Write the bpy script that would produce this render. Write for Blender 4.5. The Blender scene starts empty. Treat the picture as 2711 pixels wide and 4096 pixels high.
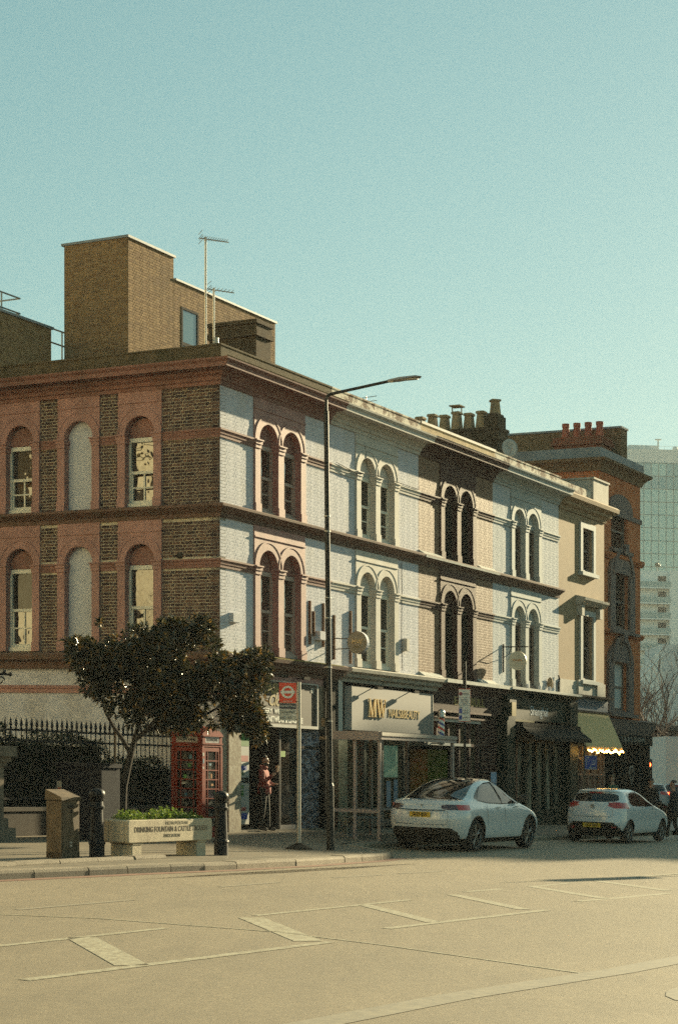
import bpy, bmesh, math, random
from mathutils import Vector, Matrix
from mathutils.geometry import tessellate_polygon
R = random.Random(7)
S = bpy.context.scene
COL = S.collection
PI = math.pi

# ---------------------------------------------------------------- camera
cd = bpy.data.cameras.new('camera'); cam = bpy.data.objects.new('camera', cd); COL.objects.link(cam)
cam.location = (0, 0, 1.66); cam.rotation_euler = (PI / 2, 0, 0)
cd.sensor_fit = 'VERTICAL'; cd.sensor_height = 36; cd.lens = 63.78; cd.shift_y = 0.2446
cd.clip_start = .5; cd.clip_end = 6000
S.camera = cam

# ---------------------------------------------------------------- street frame: U runs along the terrace, N points out to the road
CX, CY = -2.70, 41.2
UX, UY, NX, NY = .4887, .8724, .8724, -.4887
TH = math.atan2(UY, UX)                       # rotation of things that stand square to the terrace
SUN_AZ, SUN_EL = math.radians(80), math.radians(16.5)
SX = math.cos(SUN_AZ) * NX + math.sin(SUN_AZ) * UX
SY = math.cos(SUN_AZ) * NY + math.sin(SUN_AZ) * UY

# ---------------------------------------------------------------- sky and sun
w = bpy.data.worlds.new('World'); S.world = w; w.use_nodes = True
nt = w.node_tree; nt.nodes.clear()
sk = nt.nodes.new('ShaderNodeTexSky'); sk.sky_type = 'NISHITA'; sk.sun_disc = False
sk.sun_elevation = SUN_EL; sk.sun_rotation = math.atan2(SX, SY)
sk.air_density = 1.0; sk.dust_density = .35; sk.ozone_density = 1.0
tint = nt.nodes.new('ShaderNodeMix'); tint.data_type = 'RGBA'; tint.blend_type = 'MULTIPLY'; tint.inputs[0].default_value = 1
tint.inputs[7].default_value = (.90, 1.50, 1.21, 1)
bg = nt.nodes.new('ShaderNodeBackground'); bg.inputs[1].default_value = .056
wo = nt.nodes.new('ShaderNodeOutputWorld')
sp = nt.nodes.new('ShaderNodeSeparateColor'); cb_ = nt.nodes.new('ShaderNodeCombineColor'); nt.links.new(sk.outputs[0], sp.inputs[0])
for i_, g_ in enumerate((.75, .60, .62)):
    pw_ = nt.nodes.new('ShaderNodeMath'); pw_.operation = 'POWER'; pw_.inputs[1].default_value = g_
    nt.links.new(sp.outputs[i_], pw_.inputs[0]); nt.links.new(pw_.outputs[0], cb_.inputs[i_])
nt.links.new(cb_.outputs[0], tint.inputs[6]); nt.links.new(tint.outputs[2], bg.inputs[0]); nt.links.new(bg.outputs[0], wo.inputs[0])
sd = bpy.data.lights.new('sun', 'SUN'); sd.energy = 5.0; sd.angle = math.radians(.55); sd.color = (1, .85, .52)
so = bpy.data.objects.new('sun', sd); COL.objects.link(so)
so.rotation_euler = Vector((SX * math.cos(SUN_EL), SY * math.cos(SUN_EL), math.sin(SUN_EL))).to_track_quat('Z', 'Y').to_euler()
so.location = (30, 40, 40)
S.view_settings.view_transform = 'Standard'; S.view_settings.look = 'None'
S.view_settings.exposure = 1.5; S.view_settings.gamma = 1; S.view_settings.use_curve_mapping = False
S.render.engine = 'CYCLES'
S.cycles.max_bounces = 6; S.cycles.diffuse_bounces = 3; S.cycles.glossy_bounces = 3; S.cycles.transparent_max_bounces = 8; S.cycles.transmission_bounces = 4
S.cycles.caustics_reflective = False; S.cycles.caustics_refractive = False; S.cycles.sample_clamp_indirect = 6
S.cycles.use_denoising = False

# ---------------------------------------------------------------- materials
def newmat(name):
    m = bpy.data.materials.new(name); m.use_nodes = True
    n = m.node_tree; b = n.nodes['Principled BSDF']
    return m, n, b
def vcol(c, k): return (max(0, c[0] * k), max(0, c[1] * k), max(0, c[2] * k), 1)
def noise(n, scale, detail=4, rough=.6, vec=None, dims=(1, 1, 1)):
    t = n.nodes.new('ShaderNodeTexNoise'); t.inputs['Scale'].default_value = scale
    t.inputs['Detail'].default_value = detail; t.inputs['Roughness'].default_value = rough
    c = n.nodes.new('ShaderNodeTexCoord'); mp = n.nodes.new('ShaderNodeMapping'); mp.inputs['Scale'].default_value = dims
    n.links.new(c.outputs['Object'], mp.inputs[0]); n.links.new(mp.outputs[0], t.inputs[0])
    return t
def ramp(n, src, stops):
    r = n.nodes.new('ShaderNodeValToRGB'); e = r.color_ramp.elements
    while len(e) < len(stops): e.new(.5)
    for i, (p, c) in enumerate(stops): e[i].position = p; e[i].color = c if len(c) == 4 else (*c, 1)
    n.links.new(src, r.inputs[0]); return r
def mixc(n, a, b, fac, mode='MIX'):
    x = n.nodes.new('ShaderNodeMix'); x.data_type = 'RGBA'; x.blend_type = mode
    for s, k in ((fac, 0), (a, 6), (b, 7)):
        if hasattr(s, 'links'): n.links.new(s, x.inputs[k])
        else: x.inputs[k].default_value = s if k == 0 else (s if len(s) == 4 else (*s, 1))
    return x.outputs[2]
def mat(name, col, rough=.7, var=.18, scale=2.5, bump=.15, bscale=70, spec=.4, metal=0., dirt=None, dirtk=.5, dscale=1.2, ddims=(1, 1, .35), coat=0, emit=None, edge=(.45, .72)):
    m, n, b = newmat(name)
    t = noise(n, scale, 5); r = ramp(n, t.outputs[0], [(.3, vcol(col, 1 - var)), (.7, vcol(col, 1 + var))])
    out = r.outputs[0]
    if dirt:
        d = noise(n, dscale, 6, .7, dims=ddims); dr = ramp(n, d.outputs[0], [(edge[0], (0, 0, 0, 1)), (edge[1], (1, 1, 1, 1))])
        k = n.nodes.new('ShaderNodeMath'); k.operation = 'MULTIPLY'; k.inputs[1].default_value = dirtk
        n.links.new(dr.outputs[0], k.inputs[0]); out = mixc(n, out, dirt, k.outputs[0])
    n.links.new(out, b.inputs['Base Color'])
    b.inputs['Roughness'].default_value = rough; b.inputs['Specular IOR Level'].default_value = spec; b.inputs['Metallic'].default_value = metal
    if coat: b.inputs['Coat Weight'].default_value = coat; b.inputs['Coat Roughness'].default_value = .06
    if bump:
        bt = noise(n, bscale, 4, .65); bp = n.nodes.new('ShaderNodeBump'); bp.inputs['Strength'].default_value = bump; bp.inputs['Distance'].default_value = .02
        n.links.new(bt.outputs[0], bp.inputs['Height']); n.links.new(bp.outputs[0], b.inputs['Normal'])
    if emit: b.inputs['Emission Color'].default_value = (*emit[:3], 1); b.inputs['Emission Strength'].default_value = emit[3]
    return m
def brickmat(name, stops, rough=.85, spec=.2, dirt=(.03, .025, .015), dk=.35):
    m, n, b = newmat(name)
    oi = n.nodes.new('ShaderNodeObjectInfo'); ge = n.nodes.new('ShaderNodeNewGeometry')
    ad = n.nodes.new('ShaderNodeMath'); ad.operation = 'ADD'; fr = n.nodes.new('ShaderNodeMath'); fr.operation = 'FRACT'
    n.links.new(oi.outputs['Random'], ad.inputs[0]); n.links.new(ge.outputs['Random Per Island'], ad.inputs[1]); n.links.new(ad.outputs[0], fr.inputs[0])
    r = ramp(n, fr.outputs[0], stops); r.color_ramp.interpolation = 'LINEAR'
    t = noise(n, 30, 4); k = ramp(n, t.outputs[0], [(.3, (.72, .72, .72, 1)), (.7, (1.2, 1.2, 1.2, 1))])
    o = mixc(n, r.outputs[0], k.outputs[0], 1., 'MULTIPLY')
    d = noise(n, .8, 5, .7); dr = ramp(n, d.outputs[0], [(.45, (0, 0, 0, 1)), (.75, (dk, dk, dk, 1))])
    o = mixc(n, o, dirt, dr.outputs[0]); n.links.new(o, b.inputs['Base Color'])
    b.inputs['Roughness'].default_value = rough; b.inputs['Specular IOR Level'].default_value = spec
    bt = noise(n, 120, 3); bp = n.nodes.new('ShaderNodeBump'); bp.inputs['Strength'].default_value = .3; bp.inputs['Distance'].default_value = .01
    n.links.new(bt.outputs[0], bp.inputs['Height']); n.links.new(bp.outputs[0], b.inputs['Normal'])
    return m
def texbrick(name, c1, c2, mortar, scale=1.):
    m, n, b = newmat(name)
    c = n.nodes.new('ShaderNodeTexCoord'); s = n.nodes.new('ShaderNodeSeparateXYZ'); a = n.nodes.new('ShaderNodeMath'); a.operation = 'ADD'; cb = n.nodes.new('ShaderNodeCombineXYZ')
    n.links.new(c.outputs['Object'], s.inputs[0]); n.links.new(s.outputs[0], a.inputs[0]); n.links.new(s.outputs[1], a.inputs[1]); n.links.new(a.outputs[0], cb.inputs[0]); n.links.new(s.outputs[2], cb.inputs[1])
    t = n.nodes.new('ShaderNodeTexBrick'); n.links.new(cb.outputs[0], t.inputs[0])
    t.inputs['Color1'].default_value = (*c1, 1); t.inputs['Color2'].default_value = (*c2, 1); t.inputs['Mortar'].default_value = (*mortar, 1)
    t.inputs['Scale'].default_value = scale; t.inputs['Brick Width'].default_value = .225; t.inputs['Row Height'].default_value = .075; t.inputs['Mortar Size'].default_value = .008
    k = noise(n, 3, 6); kr = ramp(n, k.outputs[0], [(.3, (.65, .65, .65, 1)), (.7, (1.2, 1.2, 1.2, 1))])
    n.links.new(mixc(n, t.outputs[0], kr.outputs[0], 1., 'MULTIPLY'), b.inputs['Base Color'])
    bp = n.nodes.new('ShaderNodeBump'); bp.inputs['Strength'].default_value = .5; bp.inputs['Distance'].default_value = .01; bp.invert = True
    n.links.new(t.outputs['Fac'], bp.inputs['Height']); n.links.new(bp.outputs[0], b.inputs['Normal'])
    b.inputs['Roughness'].default_value = .9; b.inputs['Specular IOR Level'].default_value = .2
    return m
def blotmat(name, stops, scale=4, dims=(1, 1, 1), rough=.5, spec=.4, detail=3, emit=0):
    m, n, b = newmat(name)
    t = noise(n, scale, detail, .6, dims=dims); r = ramp(n, t.outputs[0], stops); r.color_ramp.interpolation = 'CONSTANT' if len(stops) > 3 else 'LINEAR'
    n.links.new(r.outputs[0], b.inputs['Base Color']); b.inputs['Roughness'].default_value = rough; b.inputs['Specular IOR Level'].default_value = spec
    if emit: n.links.new(r.outputs[0], b.inputs['Emission Color']); b.inputs['Emission Strength'].default_value = emit
    return m
def glassmat(name, col, rough=.03, wav=.02, spec=.5):
    m, n, b = newmat(name)
    b.inputs['Base Color'].default_value = (*col, 1); b.inputs['Roughness'].default_value = rough; b.inputs['Specular IOR Level'].default_value = spec
    t = noise(n, 2.2, 2); bp = n.nodes.new('ShaderNodeBump'); bp.inputs['Strength'].default_value = wav; bp.inputs['Distance'].default_value = .1
    n.links.new(t.outputs[0], bp.inputs['Height']); n.links.new(bp.outputs[0], b.inputs['Normal'])
    return m
M = {}
M['pink'] = mat('pink_paint', (.34, .178, .155), .62, dirt=(.10, .05, .04), dirtk=.35, spec=.3)
M['pinkdk'] = mat('pink_paint_grimy', (.225, .105, .085), .7, dirt=(.06, .035, .02), dirtk=.6, spec=.3)
M['ledge'] = mat('sooty_ledge', (.13, .07, .05), .85, dirt=(.05, .04, .015), dirtk=.7, dscale=4, ddims=(1, 1, 1))
M['white'] = mat('white_wall_paint', (.54, .53, .57), .75, spec=.15, var=.07, dirt=(.38, .34, .25), dirtk=.35, bump=.25, bscale=90)
M['cream'] = mat('cream_paint', (.50, .465, .42), .7, spec=.2, var=.08, dirt=(.3, .25, .17), dirtk=.4)
M['maroon'] = mat('maroon_paint', (.085, .043, .034), .6, var=.12, spec=.10, bump=.35, bscale=45)
M['buff'] = mat('dull_maroon_brick_paint', (.205, .124, .078), .6, var=.12, spec=.14, bump=.35, bscale=45)
M['bluew'] = mat('pale_blue_paint', (.44, .46, .49), .75, spec=.15, var=.07, dirt=(.33, .31, .26), dirtk=.3)
M['blueg'] = mat('grey_blue_paint', (.36, .38, .37), .7, spec=.2, var=.08, dirt=(.25, .22, .18), dirtk=.3)
M['tan'] = mat('tan_render', (.30, .21, .125), .75, var=.1, dirt=(.2, .135, .08), dirtk=.4, spec=.15)
M['stone'] = mat('pale_stone', (.40, .365, .31), .8, dirt=(.16, .13, .09), dirtk=.55, dscale=3)
M['parapet'] = mat('weathered_parapet', (.10, .072, .038), .95, var=.3, scale=5, dirt=(.045, .04, .014), dirtk=.8, dscale=2.5, ddims=(1, 1, .3), bump=.6, bscale=40)
M['peel'] = mat('peeling_render', (.56, .51, .42), .9, var=.15, dirt=(.11, .06, .03), dirtk=.92, dscale=2.1, ddims=(1, 1, 1.5), bump=.7, bscale=25, edge=(.50, .56))
M['moss'] = mat('mossy_lead', (.20, .16, .035), .95, var=.4, scale=18, bump=.6)
M['lead'] = mat('lead_flashing', (.42, .42, .38), .5, var=.2, scale=14, dirt=(.2, .17, .12), dirtk=.5, dscale=8)
M['mortar'] = mat('mortar', (.46, .40, .30), .95, var=.25, scale=9, dirt=(.14, .11, .075), dirtk=.65)
M['brown'] = brickmat('sooty_stock_brick', [(0, (.04, .024, .022)), (.35, (.076, .044, .036)), (.7, (.112, .066, .050)), (.92, (.16, .092, .062)), (1, (.045, .028, .025))])
M['wbrick'] = brickmat('painted_white_brick', [(0, (.50, .49, .53)), (.5, (.54, .53, .575)), (1, (.57, .56, .60))], .75, .15, (.38, .34, .25), .5)
M['bbrick'] = brickmat('painted_blue_brick', [(0, (.41, .43, .46)), (.5, (.44, .46, .49)), (1, (.47, .48, .50))], .75, .15, (.33, .31, .26), .4)
M['mbrick'] = brickmat('painted_maroon_brick', [(0, (.185, .110, .070)), (.5, (.205, .124, .078)), (1, (.225, .138, .088))], .6, .14, (.12, .07, .05), .5)
M['yellow'] = brickmat('yellow_stock_brick', [(0, (.20, .11, .048)), (.4, (.27, .16, .07)), (.8, (.32, .195, .088)), (1, (.17, .095, .04))])
M['ymortar'] = mat('sandy_mortar', (.22, .15, .075), .95, var=.2, scale=9)
M['dkbrick'] = texbrick('sooty_chimney_brick', (.06, .04, .022), (.09, .058, .03), (.11, .085, .05))
M['redbrick'] = texbrick('red_brick', (.55, .14, .045), (.64, .19, .06), (.36, .18, .10))
M['redstack'] = texbrick('dull_red_brick', (.22, .06, .03), (.28, .085, .04), (.2, .11, .07))
M['tanbrick'] = texbrick('brown_brick', (.17, .10, .045), (.21, .125, .06), (.16, .11, .06))
M['stonep'] = mat('purple_grey_stone', (.17, .125, .11), .85, dirt=(.08, .06, .05), dirtk=.5)
M['blindwhite'] = mat('blind_window_white', (.46, .47, .50), .8, var=.05, dirt=(.33, .33, .33), dirtk=.3)
M['kerbgranite'] = mat('kerb_granite', (.24, .195, .14), .85, var=.3, scale=40, dirt=(.11, .085, .055), dirtk=.6, dscale=3, bump=.5, bscale=70)
M['frame'] = mat('white_sash_paint', (.62, .59, .50), .5, var=.06, bump=.05)
M['framepk'] = mat('dull_pink_sash_paint', (.34, .27, .23), .6, var=.1, bump=.05)
M['framedk'] = mat('dark_sash_paint', (.16, .12, .10), .5, var=.1, bump=.05)
M['glass'] = glassmat('window_glass', (.02, .018, .014))
M['glasssky'] = glassmat('sky_painted_window_glass', (.08, .14, .16), .03, .0, .5); M['glasssky'].node_tree.nodes['Principled BSDF'].inputs['IOR'].default_value = 2.4  # pale blue base colour stands in for sky mirrored in the panes
M['glassr'] = glassmat('rippled_window_glass', (.03, .025, .018), .02, .10, .5); M['glassr'].node_tree.nodes['Principled BSDF'].inputs['IOR'].default_value = 2.3
M['glasst'] = glassmat('tower_glass', (.34, .50, .49), .12, .0, .7)
M['blind'] = mat('window_blind', (.52, .50, .47), .6, var=.05)
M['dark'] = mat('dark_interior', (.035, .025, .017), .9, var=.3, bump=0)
M['asphalt'] = None
M['black'] = mat('black_paint', (.012, .011, .010), .5, var=.3, spec=.25, bump=.08)
M['blackm'] = mat('black_matt', (.026, .021, .016), .85, spec=.12, var=.3, bump=.1)
M['greenblk'] = mat('green_black_paint', (.024, .027, .016), .5, var=.3, spec=.2, bump=.08)
M['grey'] = mat('grey_fascia', (.20, .18, .16), .6, var=.05, bump=.03)
M['gold'] = mat('gold_letter', (.72, .50, .22), .35, var=.1, spec=.6, bump=0)
M['golddk'] = mat('old_gold_paint', (.30, .21, .06), .5, var=.15, bump=0)
M['wlet'] = mat('white_letter', (.66, .63, .56), .5, var=.05, bump=0)
M['shade'] = mat('carved_letter', (.06, .035, .02), .9, var=.2, bump=0)
M['granite'] = mat('granite', (.46, .385, .27), .85, var=.3, scale=55, dirt=(.16, .12, .08), dirtk=.5, dscale=3, bump=.5, bscale=90)
M['slab'] = mat('pavement_slab', (.24, .20, .15), .85, var=.2, scale=4, dirt=(.10, .085, .06), dirtk=.6, dscale=5, ddims=(1, 1, 1), bump=.4, bscale=60)
M['steel'] = mat('galvanised_steel', (.32, .30, .27), .45, var=.2, metal=.6, bump=.1)
M['greyp'] = mat('grey_street_paint', (.26, .23, .21), .5, var=.12, bump=.05)
M['pinkgrey'] = mat('shelter_frame', (.34, .26, .23), .45, var=.1, bump=.03)
M['red'] = mat('red_sign', (.62, .06, .02), .5, var=.05, bump=0)
M['boxred'] = mat('kiosk_red', (.22, .023, .010), .45, var=.2, dirt=(.10, .02, .01), dirtk=.5, spec=.2, bump=.06)
M['blue'] = mat('sign_blue', (.03, .055, .26), .5, var=.15, bump=0)
M['iron'] = mat('cast_iron', (.010, .009, .010), .5, var=.3, spec=.18, bump=.1)
M['rust'] = mat('rusty_cabinet', (.115, .075, .04), .75, var=.35, scale=8, dirt=(.04, .025, .013), dirtk=.6, dscale=9, bump=.25)
M['trunk'] = mat('bark', (.028, .020, .014), .95, var=.35, scale=12, bump=.7, bscale=40)
M['soil'] = mat('soil', (.035, .025, .016), 1, var=.4, scale=20)
M['olive'] = mat('olive_canvas', (.62, .42, .20), .85, var=.07, bump=.15, bscale=220)
M['roof'] = mat('roof_felt', (.07, .06, .05), .95)
M['slate'] = mat('blue_grey_lead', (.20, .22, .23), .6, var=.15, dirt=(.10, .10, .10), dirtk=.5)
M['pot'] = mat('buff_chimney_pot', (.36, .25, .135), .9, var=.25, dirt=(.09, .06, .035), dirtk=.6, dscale=5)
M['potred'] = mat('red_chimney_pot', (.34, .085, .045), .85, var=.2)
M['alu'] = mat('aerial_metal', (.45, .42, .38), .35, metal=.8, bump=0)
M['rubber'] = mat('tyre_rubber', (.012, .011, .010), .8, var=.3, bump=.1)
M['rim'] = mat('alloy_rim', (.22, .20, .18), .35, metal=.7, bump=0)
M['carw'] = mat('white_car_paint', (.57, .565, .56), .22, var=.02, bump=0, spec=.5, coat=.7)
M['carg'] = glassmat('car_glass', (.012, .012, .011), .02, .0, .6)
M['lampred'] = mat('tail_lamp_red', (.40, .022, .016), .15, var=.15, spec=.6, bump=0, coat=.5)
M['lampdk'] = mat('smoked_tail_lamp', (.055, .02, .025), .12, var=.3, spec=.6, bump=0, coat=.5)
M['plate'] = mat('yellow_number_plate', (.60, .36, .02), .45, var=.04, bump=0)
M['skin'] = mat('skin', (.36, .19, .12), .55, var=.08, bump=0)
M['hair'] = mat('dark_hair', (.014, .010, .008), .6, var=.3, bump=.1)
M['jacket'] = mat('dark_red_jacket', (.20, .035, .025), .85, var=.18, bump=.2)
M['trouser'] = mat('dark_trousers', (.022, .018, .013), .85, var=.2, bump=.2)
M['coat'] = mat('black_coat', (.014, .012, .011), .85, var=.3, bump=.2)
M['greenj'] = mat('green_jacket', (.02, .06, .03), .85, var=.2, bump=.2)
M['shoe'] = mat('dark_shoe', (.05, .035, .025), .6)
M['shoew'] = mat('white_shoe', (.55, .52, .48), .6)
M['cup'] = mat('paper_cup', (.55, .36, .22), .7, bump=0)
M['brightred'] = mat('red_lamp_glass', (.8, .05, .02), .3, bump=0, emit=(1, .09, .02, 6))
M['bulb'] = mat('warm_bulb', (1, .7, .3), .3, bump=0, emit=(1, .55, .12, 9))
M['apart'] = mat('pale_cladding', (.84, .82, .76), .7, var=.06, bump=0)
M['palegr'] = mat('pale_grey_cladding', (.62, .62, .60), .7, var=.05, bump=0)
M['mull'] = mat('tower_mullion', (.13, .17, .17), .5, var=.05, bump=0)
M['bark2'] = mat('pale_brown_twigs', (.15, .105, .085), .95, var=.2, bump=0)
M['farbrown'] = mat('dark_brown_brick_far', (.055, .038, .028), .9, var=.25, scale=.6)
M['church'] = mat('portland_stone', (.74, .66, .46), .8, var=.15, scale=.4, dirt=(.25, .17, .08), dirtk=.6, dscale=.35, bump=0)
def leafmat(name, c, rough=.35, spec=.6, tr=.12, stops=None):
    m, n, b = newmat(name)
    ge = n.nodes.new('ShaderNodeNewGeometry'); oi = n.nodes.new('ShaderNodeObjectInfo'); ad = n.nodes.new('ShaderNodeMath'); ad.operation = 'ADD'; fr = n.nodes.new('ShaderNodeMath'); fr.operation = 'FRACT'
    n.links.new(oi.outputs['Random'], ad.inputs[0]); n.links.new(ge.outputs['Random Per Island'], ad.inputs[1]); n.links.new(ad.outputs[0], fr.inputs[0])
    r = ramp(n, fr.outputs[0], stops or [(0, vcol(c, .6)), (.7, vcol(c, 1.15)), (1, (c[0] * 2.2, c[1] * 1.5, c[2] * 1.1, 1))])
    n.links.new(r.outputs[0], b.inputs['Base Color']); b.inputs['Roughness'].default_value = rough; b.inputs['Specular IOR Level'].default_value = spec
    if tr:
        tl = n.nodes.new('ShaderNodeBsdfTranslucent'); n.links.new(r.outputs[0], tl.inputs[0]); mx = n.nodes.new('ShaderNodeMixShader'); mx.inputs[0].default_value = tr
        n.links.new(b.outputs[0], mx.inputs[1]); n.links.new(tl.outputs[0], mx.inputs[2]); n.links.new(mx.outputs[0], n.nodes['Material Output'].inputs[0])
    return m
M['magnolia'] = leafmat('glossy_dark_leaf', (.030, .030, .010), .34, .9, .30, [(0, (.016, .018, .006)), (.55, (.028, .030, .009)), (.72, (.045, .038, .011)), (.84, (.15, .085, .022)), (1, (.20, .125, .035))])
M['hedge'] = leafmat('hedge_leaf', (.030, .042, .012), .5, .4, .1)
M['herb'] = leafmat('bright_herb_leaf', (.13, .20, .03), .6, .3, .35)

def roadmat():
    m, n, b = newmat('worn_asphalt')
    t1 = noise(n, .35, 6, .6, dims=(1, 1, 1)); t2 = noise(n, 260, 2, .5); t3 = noise(n, 3, 5, .7, dims=(1, .25, 1))
    t4 = noise(n, 38, 3, .6); t5 = noise(n, 9, 5, .7)
    r = ramp(n, t1.outputs[0], [(.3, (.185, .145, .096, 1)), (.7, (.225, .176, .116, 1))])
    o = mixc(n, r.outputs[0], ramp(n, t2.outputs[0], [(.35, (.6, .6, .6, 1)), (.65, (1.4, 1.4, 1.4, 1))]).outputs[0], 1., 'MULTIPLY')
    o = mixc(n, o, ramp(n, t3.outputs[0], [(.35, (.90, .90, .90, 1)), (.65, (1.06, 1.06, 1.06, 1))]).outputs[0], 1., 'MULTIPLY')
    o = mixc(n, o, ramp(n, t4.outputs[0], [(.3, (.80, .80, .80, 1)), (.7, (1.16, 1.16, 1.16, 1))]).outputs[0], 1., 'MULTIPLY')
    o = mixc(n, o, ramp(n, t5.outputs[0], [(.35, (.88, .87, .86, 1)), (.65, (1.06, 1.06, 1.06, 1))]).outputs[0], 1., 'MULTIPLY')
    v = n.nodes.new('ShaderNodeTexVoronoi'); v.feature = 'DISTANCE_TO_EDGE'; v.inputs['Scale'].default_value = .28
    c = n.nodes.new('ShaderNodeTexCoord'); wv = noise(n, 1.3, 4); va = n.nodes.new('ShaderNodeVectorMath'); va.operation = 'ADD'
    n.links.new(c.outputs['Object'], va.inputs[0]); n.links.new(wv.outputs['Color'], va.inputs[1]); n.links.new(va.outputs[0], v.inputs[0])
    cr = ramp(n, v.outputs['Distance'], [(0, (.62, .62, .62, 1)), (.012, (1, 1, 1, 1))])
    o = mixc(n, o, cr.outputs[0], .12, 'MULTIPLY')
    n.links.new(o, b.inputs['Base Color']); b.inputs['Roughness'].default_value = .66; b.inputs['Specular IOR Level'].default_value = 1.0; b.inputs['Specular Tint'].default_value = (1, .92, .74, 1)
    bp = n.nodes.new('ShaderNodeBump'); bp.inputs['Strength'].default_value = .5; bp.inputs['Distance'].default_value = .006
    n.links.new(t2.outputs[0], bp.inputs['Height']); n.links.new(bp.outputs[0], b.inputs['Normal'])
    return m
M['asphalt'] = roadmat()
def linemat():
    m, n, b = newmat('worn_road_paint')
    t = noise(n, 14, 6, .75); k = ramp(n, t.outputs[0], [(.38, (.19, .152, .10, 1)), (.60, (.39, .355, .26, 1))])
    n.links.new(k.outputs[0], b.inputs['Base Color']); b.inputs['Roughness'].default_value = .64; b.inputs['Specular IOR Level'].default_value = .9; b.inputs['Specular Tint'].default_value = (1, .92, .74, 1)
    return m
M['line'] = linemat()
M['linef'] = mat('faint_road_paint', (.225, .185, .122), .66, spec=1., var=.25, scale=10, bump=0)

# ---------------------------------------------------------------- mesh helpers
class MB:
    def __init__(s, tf=None): s.v = []; s.f = []; s.m = []; s.tf = tf
    def add(s, vs, fs, mi=0):
        o = len(s.v)
        s.v += [s.tf(*v) if s.tf else tuple(v) for v in vs]
        for f in fs: s.f.append([o + i for i in f]); s.m.append(mi)
        return s
    def box(s, x0, x1, y0, y1, z0, z1, mi=0):
        vs = [(x, y, z) for z in (z0, z1) for y in (y0, y1) for x in (x0, x1)]
        return s.add(vs, [(0, 1, 3, 2), (4, 5, 7, 6), (0, 1, 5, 4), (2, 3, 7, 6), (0, 2, 6, 4), (1, 3, 7, 5)], mi)
    def quad(s, a, b, c, d, mi=0): return s.add([a, b, c, d], [(0, 1, 2, 3)], mi)
    def prism(s, poly, q0, q1, mi=0):            # poly in (a,z), extruded along the second axis
        n = len(poly); vs = [(a, q0, z) for a, z in poly] + [(a, q1, z) for a, z in poly]
        tri = tessellate_polygon([[Vector((a, z, 0)) for a, z in poly]])
        fs = [tuple(t) for t in tri] + [tuple(i + n for i in t) for t in tri] + [(i, (i + 1) % n, n + (i + 1) % n, n + i) for i in range(n)]
        return s.add(vs, fs, mi)
    def plate(s, outer, holes, q0, q1, mi=0, mh=None):   # front sheet at q1 with holes; all rims run back to q0
        loops = [outer] + holes; flat = [p for l in loops for p in l]
        tri = tessellate_polygon([[Vector((a, z, 0)) for a, z in l] for l in loops])
        s.add([(a, q1, z) for a, z in flat], [tuple(t) for t in tri], mi)
        for k, l in enumerate(loops):
            n = len(l); s.add([(a, q1, z) for a, z in l] + [(a, q0, z) for a, z in l], [(i, (i + 1) % n, n + (i + 1) % n, n + i) for i in range(n)], mi if k == 0 or mh is None else mh)
        return s
    def mould(s, prof, a0, a1, k0=0, k1=0, mi=0):   # closed profile in (q,z) swept along a; k = mitre
        n = len(prof); vs = [(a0 + k0 * q, q, z) for q, z in prof] + [(a1 + k1 * q, q, z) for q, z in prof]
        tri = tessellate_polygon([[Vector((q, z, 0)) for q, z in prof]])
        fs = [tuple(t) for t in tri] + [tuple(i + n for i in t) for t in tri] + [(i, (i + 1) % n, n + (i + 1) % n, n + i) for i in range(n)]
        return s.add(vs, fs, mi)
    def ring(s, ac, zc, r0, r1, q0, q1, t0=0, t1=PI, n=16, mi=0):
        vs = []
        for i in range(n + 1):
            t = t0 + (t1 - t0) * i / n; c, sn = math.cos(t), math.sin(t)
            vs += [(ac + r0 * c, q0, zc + r0 * sn), (ac + r1 * c, q0, zc + r1 * sn), (ac + r1 * c, q1, zc + r1 * sn), (ac + r0 * c, q1, zc + r0 * sn)]
        fs = []
        for i in range(n):
            for j in range(4): fs.append((4 * i + j, 4 * i + (j + 1) % 4, 4 * i + 4 + (j + 1) % 4, 4 * i + 4 + j))
        fs += [(0, 1, 2, 3), (4 * n, 4 * n + 1, 4 * n + 2, 4 * n + 3)]
        return s.add(vs, fs, mi)
    def tube(s, pts, rad, n=8, mi=0, cap=True):
        pts = [Vector(p) for p in pts]; rad = rad if isinstance(rad, (list, tuple)) else [rad] * len(pts)
        vs = []; up = Vector((0, 0, 1)); prev = None
        for i, p in enumerate(pts):
            d = (pts[min(i + 1, len(pts) - 1)] - pts[max(i - 1, 0)]).normalized()
            if prev is None:
                x = d.cross(up if abs(d.z) < .9 else Vector((1, 0, 0))).normalized()
            else:
                x = (prev - d * prev.dot(d)).normalized()
            prev = x; y = d.cross(x)
            for j in range(n):
                t = 2 * PI * j / n; vs.append(tuple(p + (x * math.cos(t) + y * math.sin(t)) * rad[i]))
        fs = [(i * n + j, i * n + (j + 1) % n, (i + 1) * n + (j + 1) % n, (i + 1) * n + j) for i in range(len(pts) - 1) for j in range(n)]
        if cap: fs += [tuple(range(n)), tuple(range((len(pts) - 1) * n, len(pts) * n))]
        return s.add(vs, fs, mi)
    def lathe(s, prof, x=0, y=0, n=16, mi=0):       # prof (r,z)
        vs = [(x + r * math.cos(2 * PI * j / n), y + r * math.sin(2 * PI * j / n), z) for r, z in prof for j in range(n)]
        m = len(prof)
        fs = [(i * n + j, i * n + (j + 1) % n, (i + 1) * n + (j + 1) % n, (i + 1) * n + j) for i in range(m - 1) for j in range(n)]
        fs += [tuple(range(n)), tuple(range((m - 1) * n, m * n))]
        return s.add(vs, fs, mi)
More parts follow.
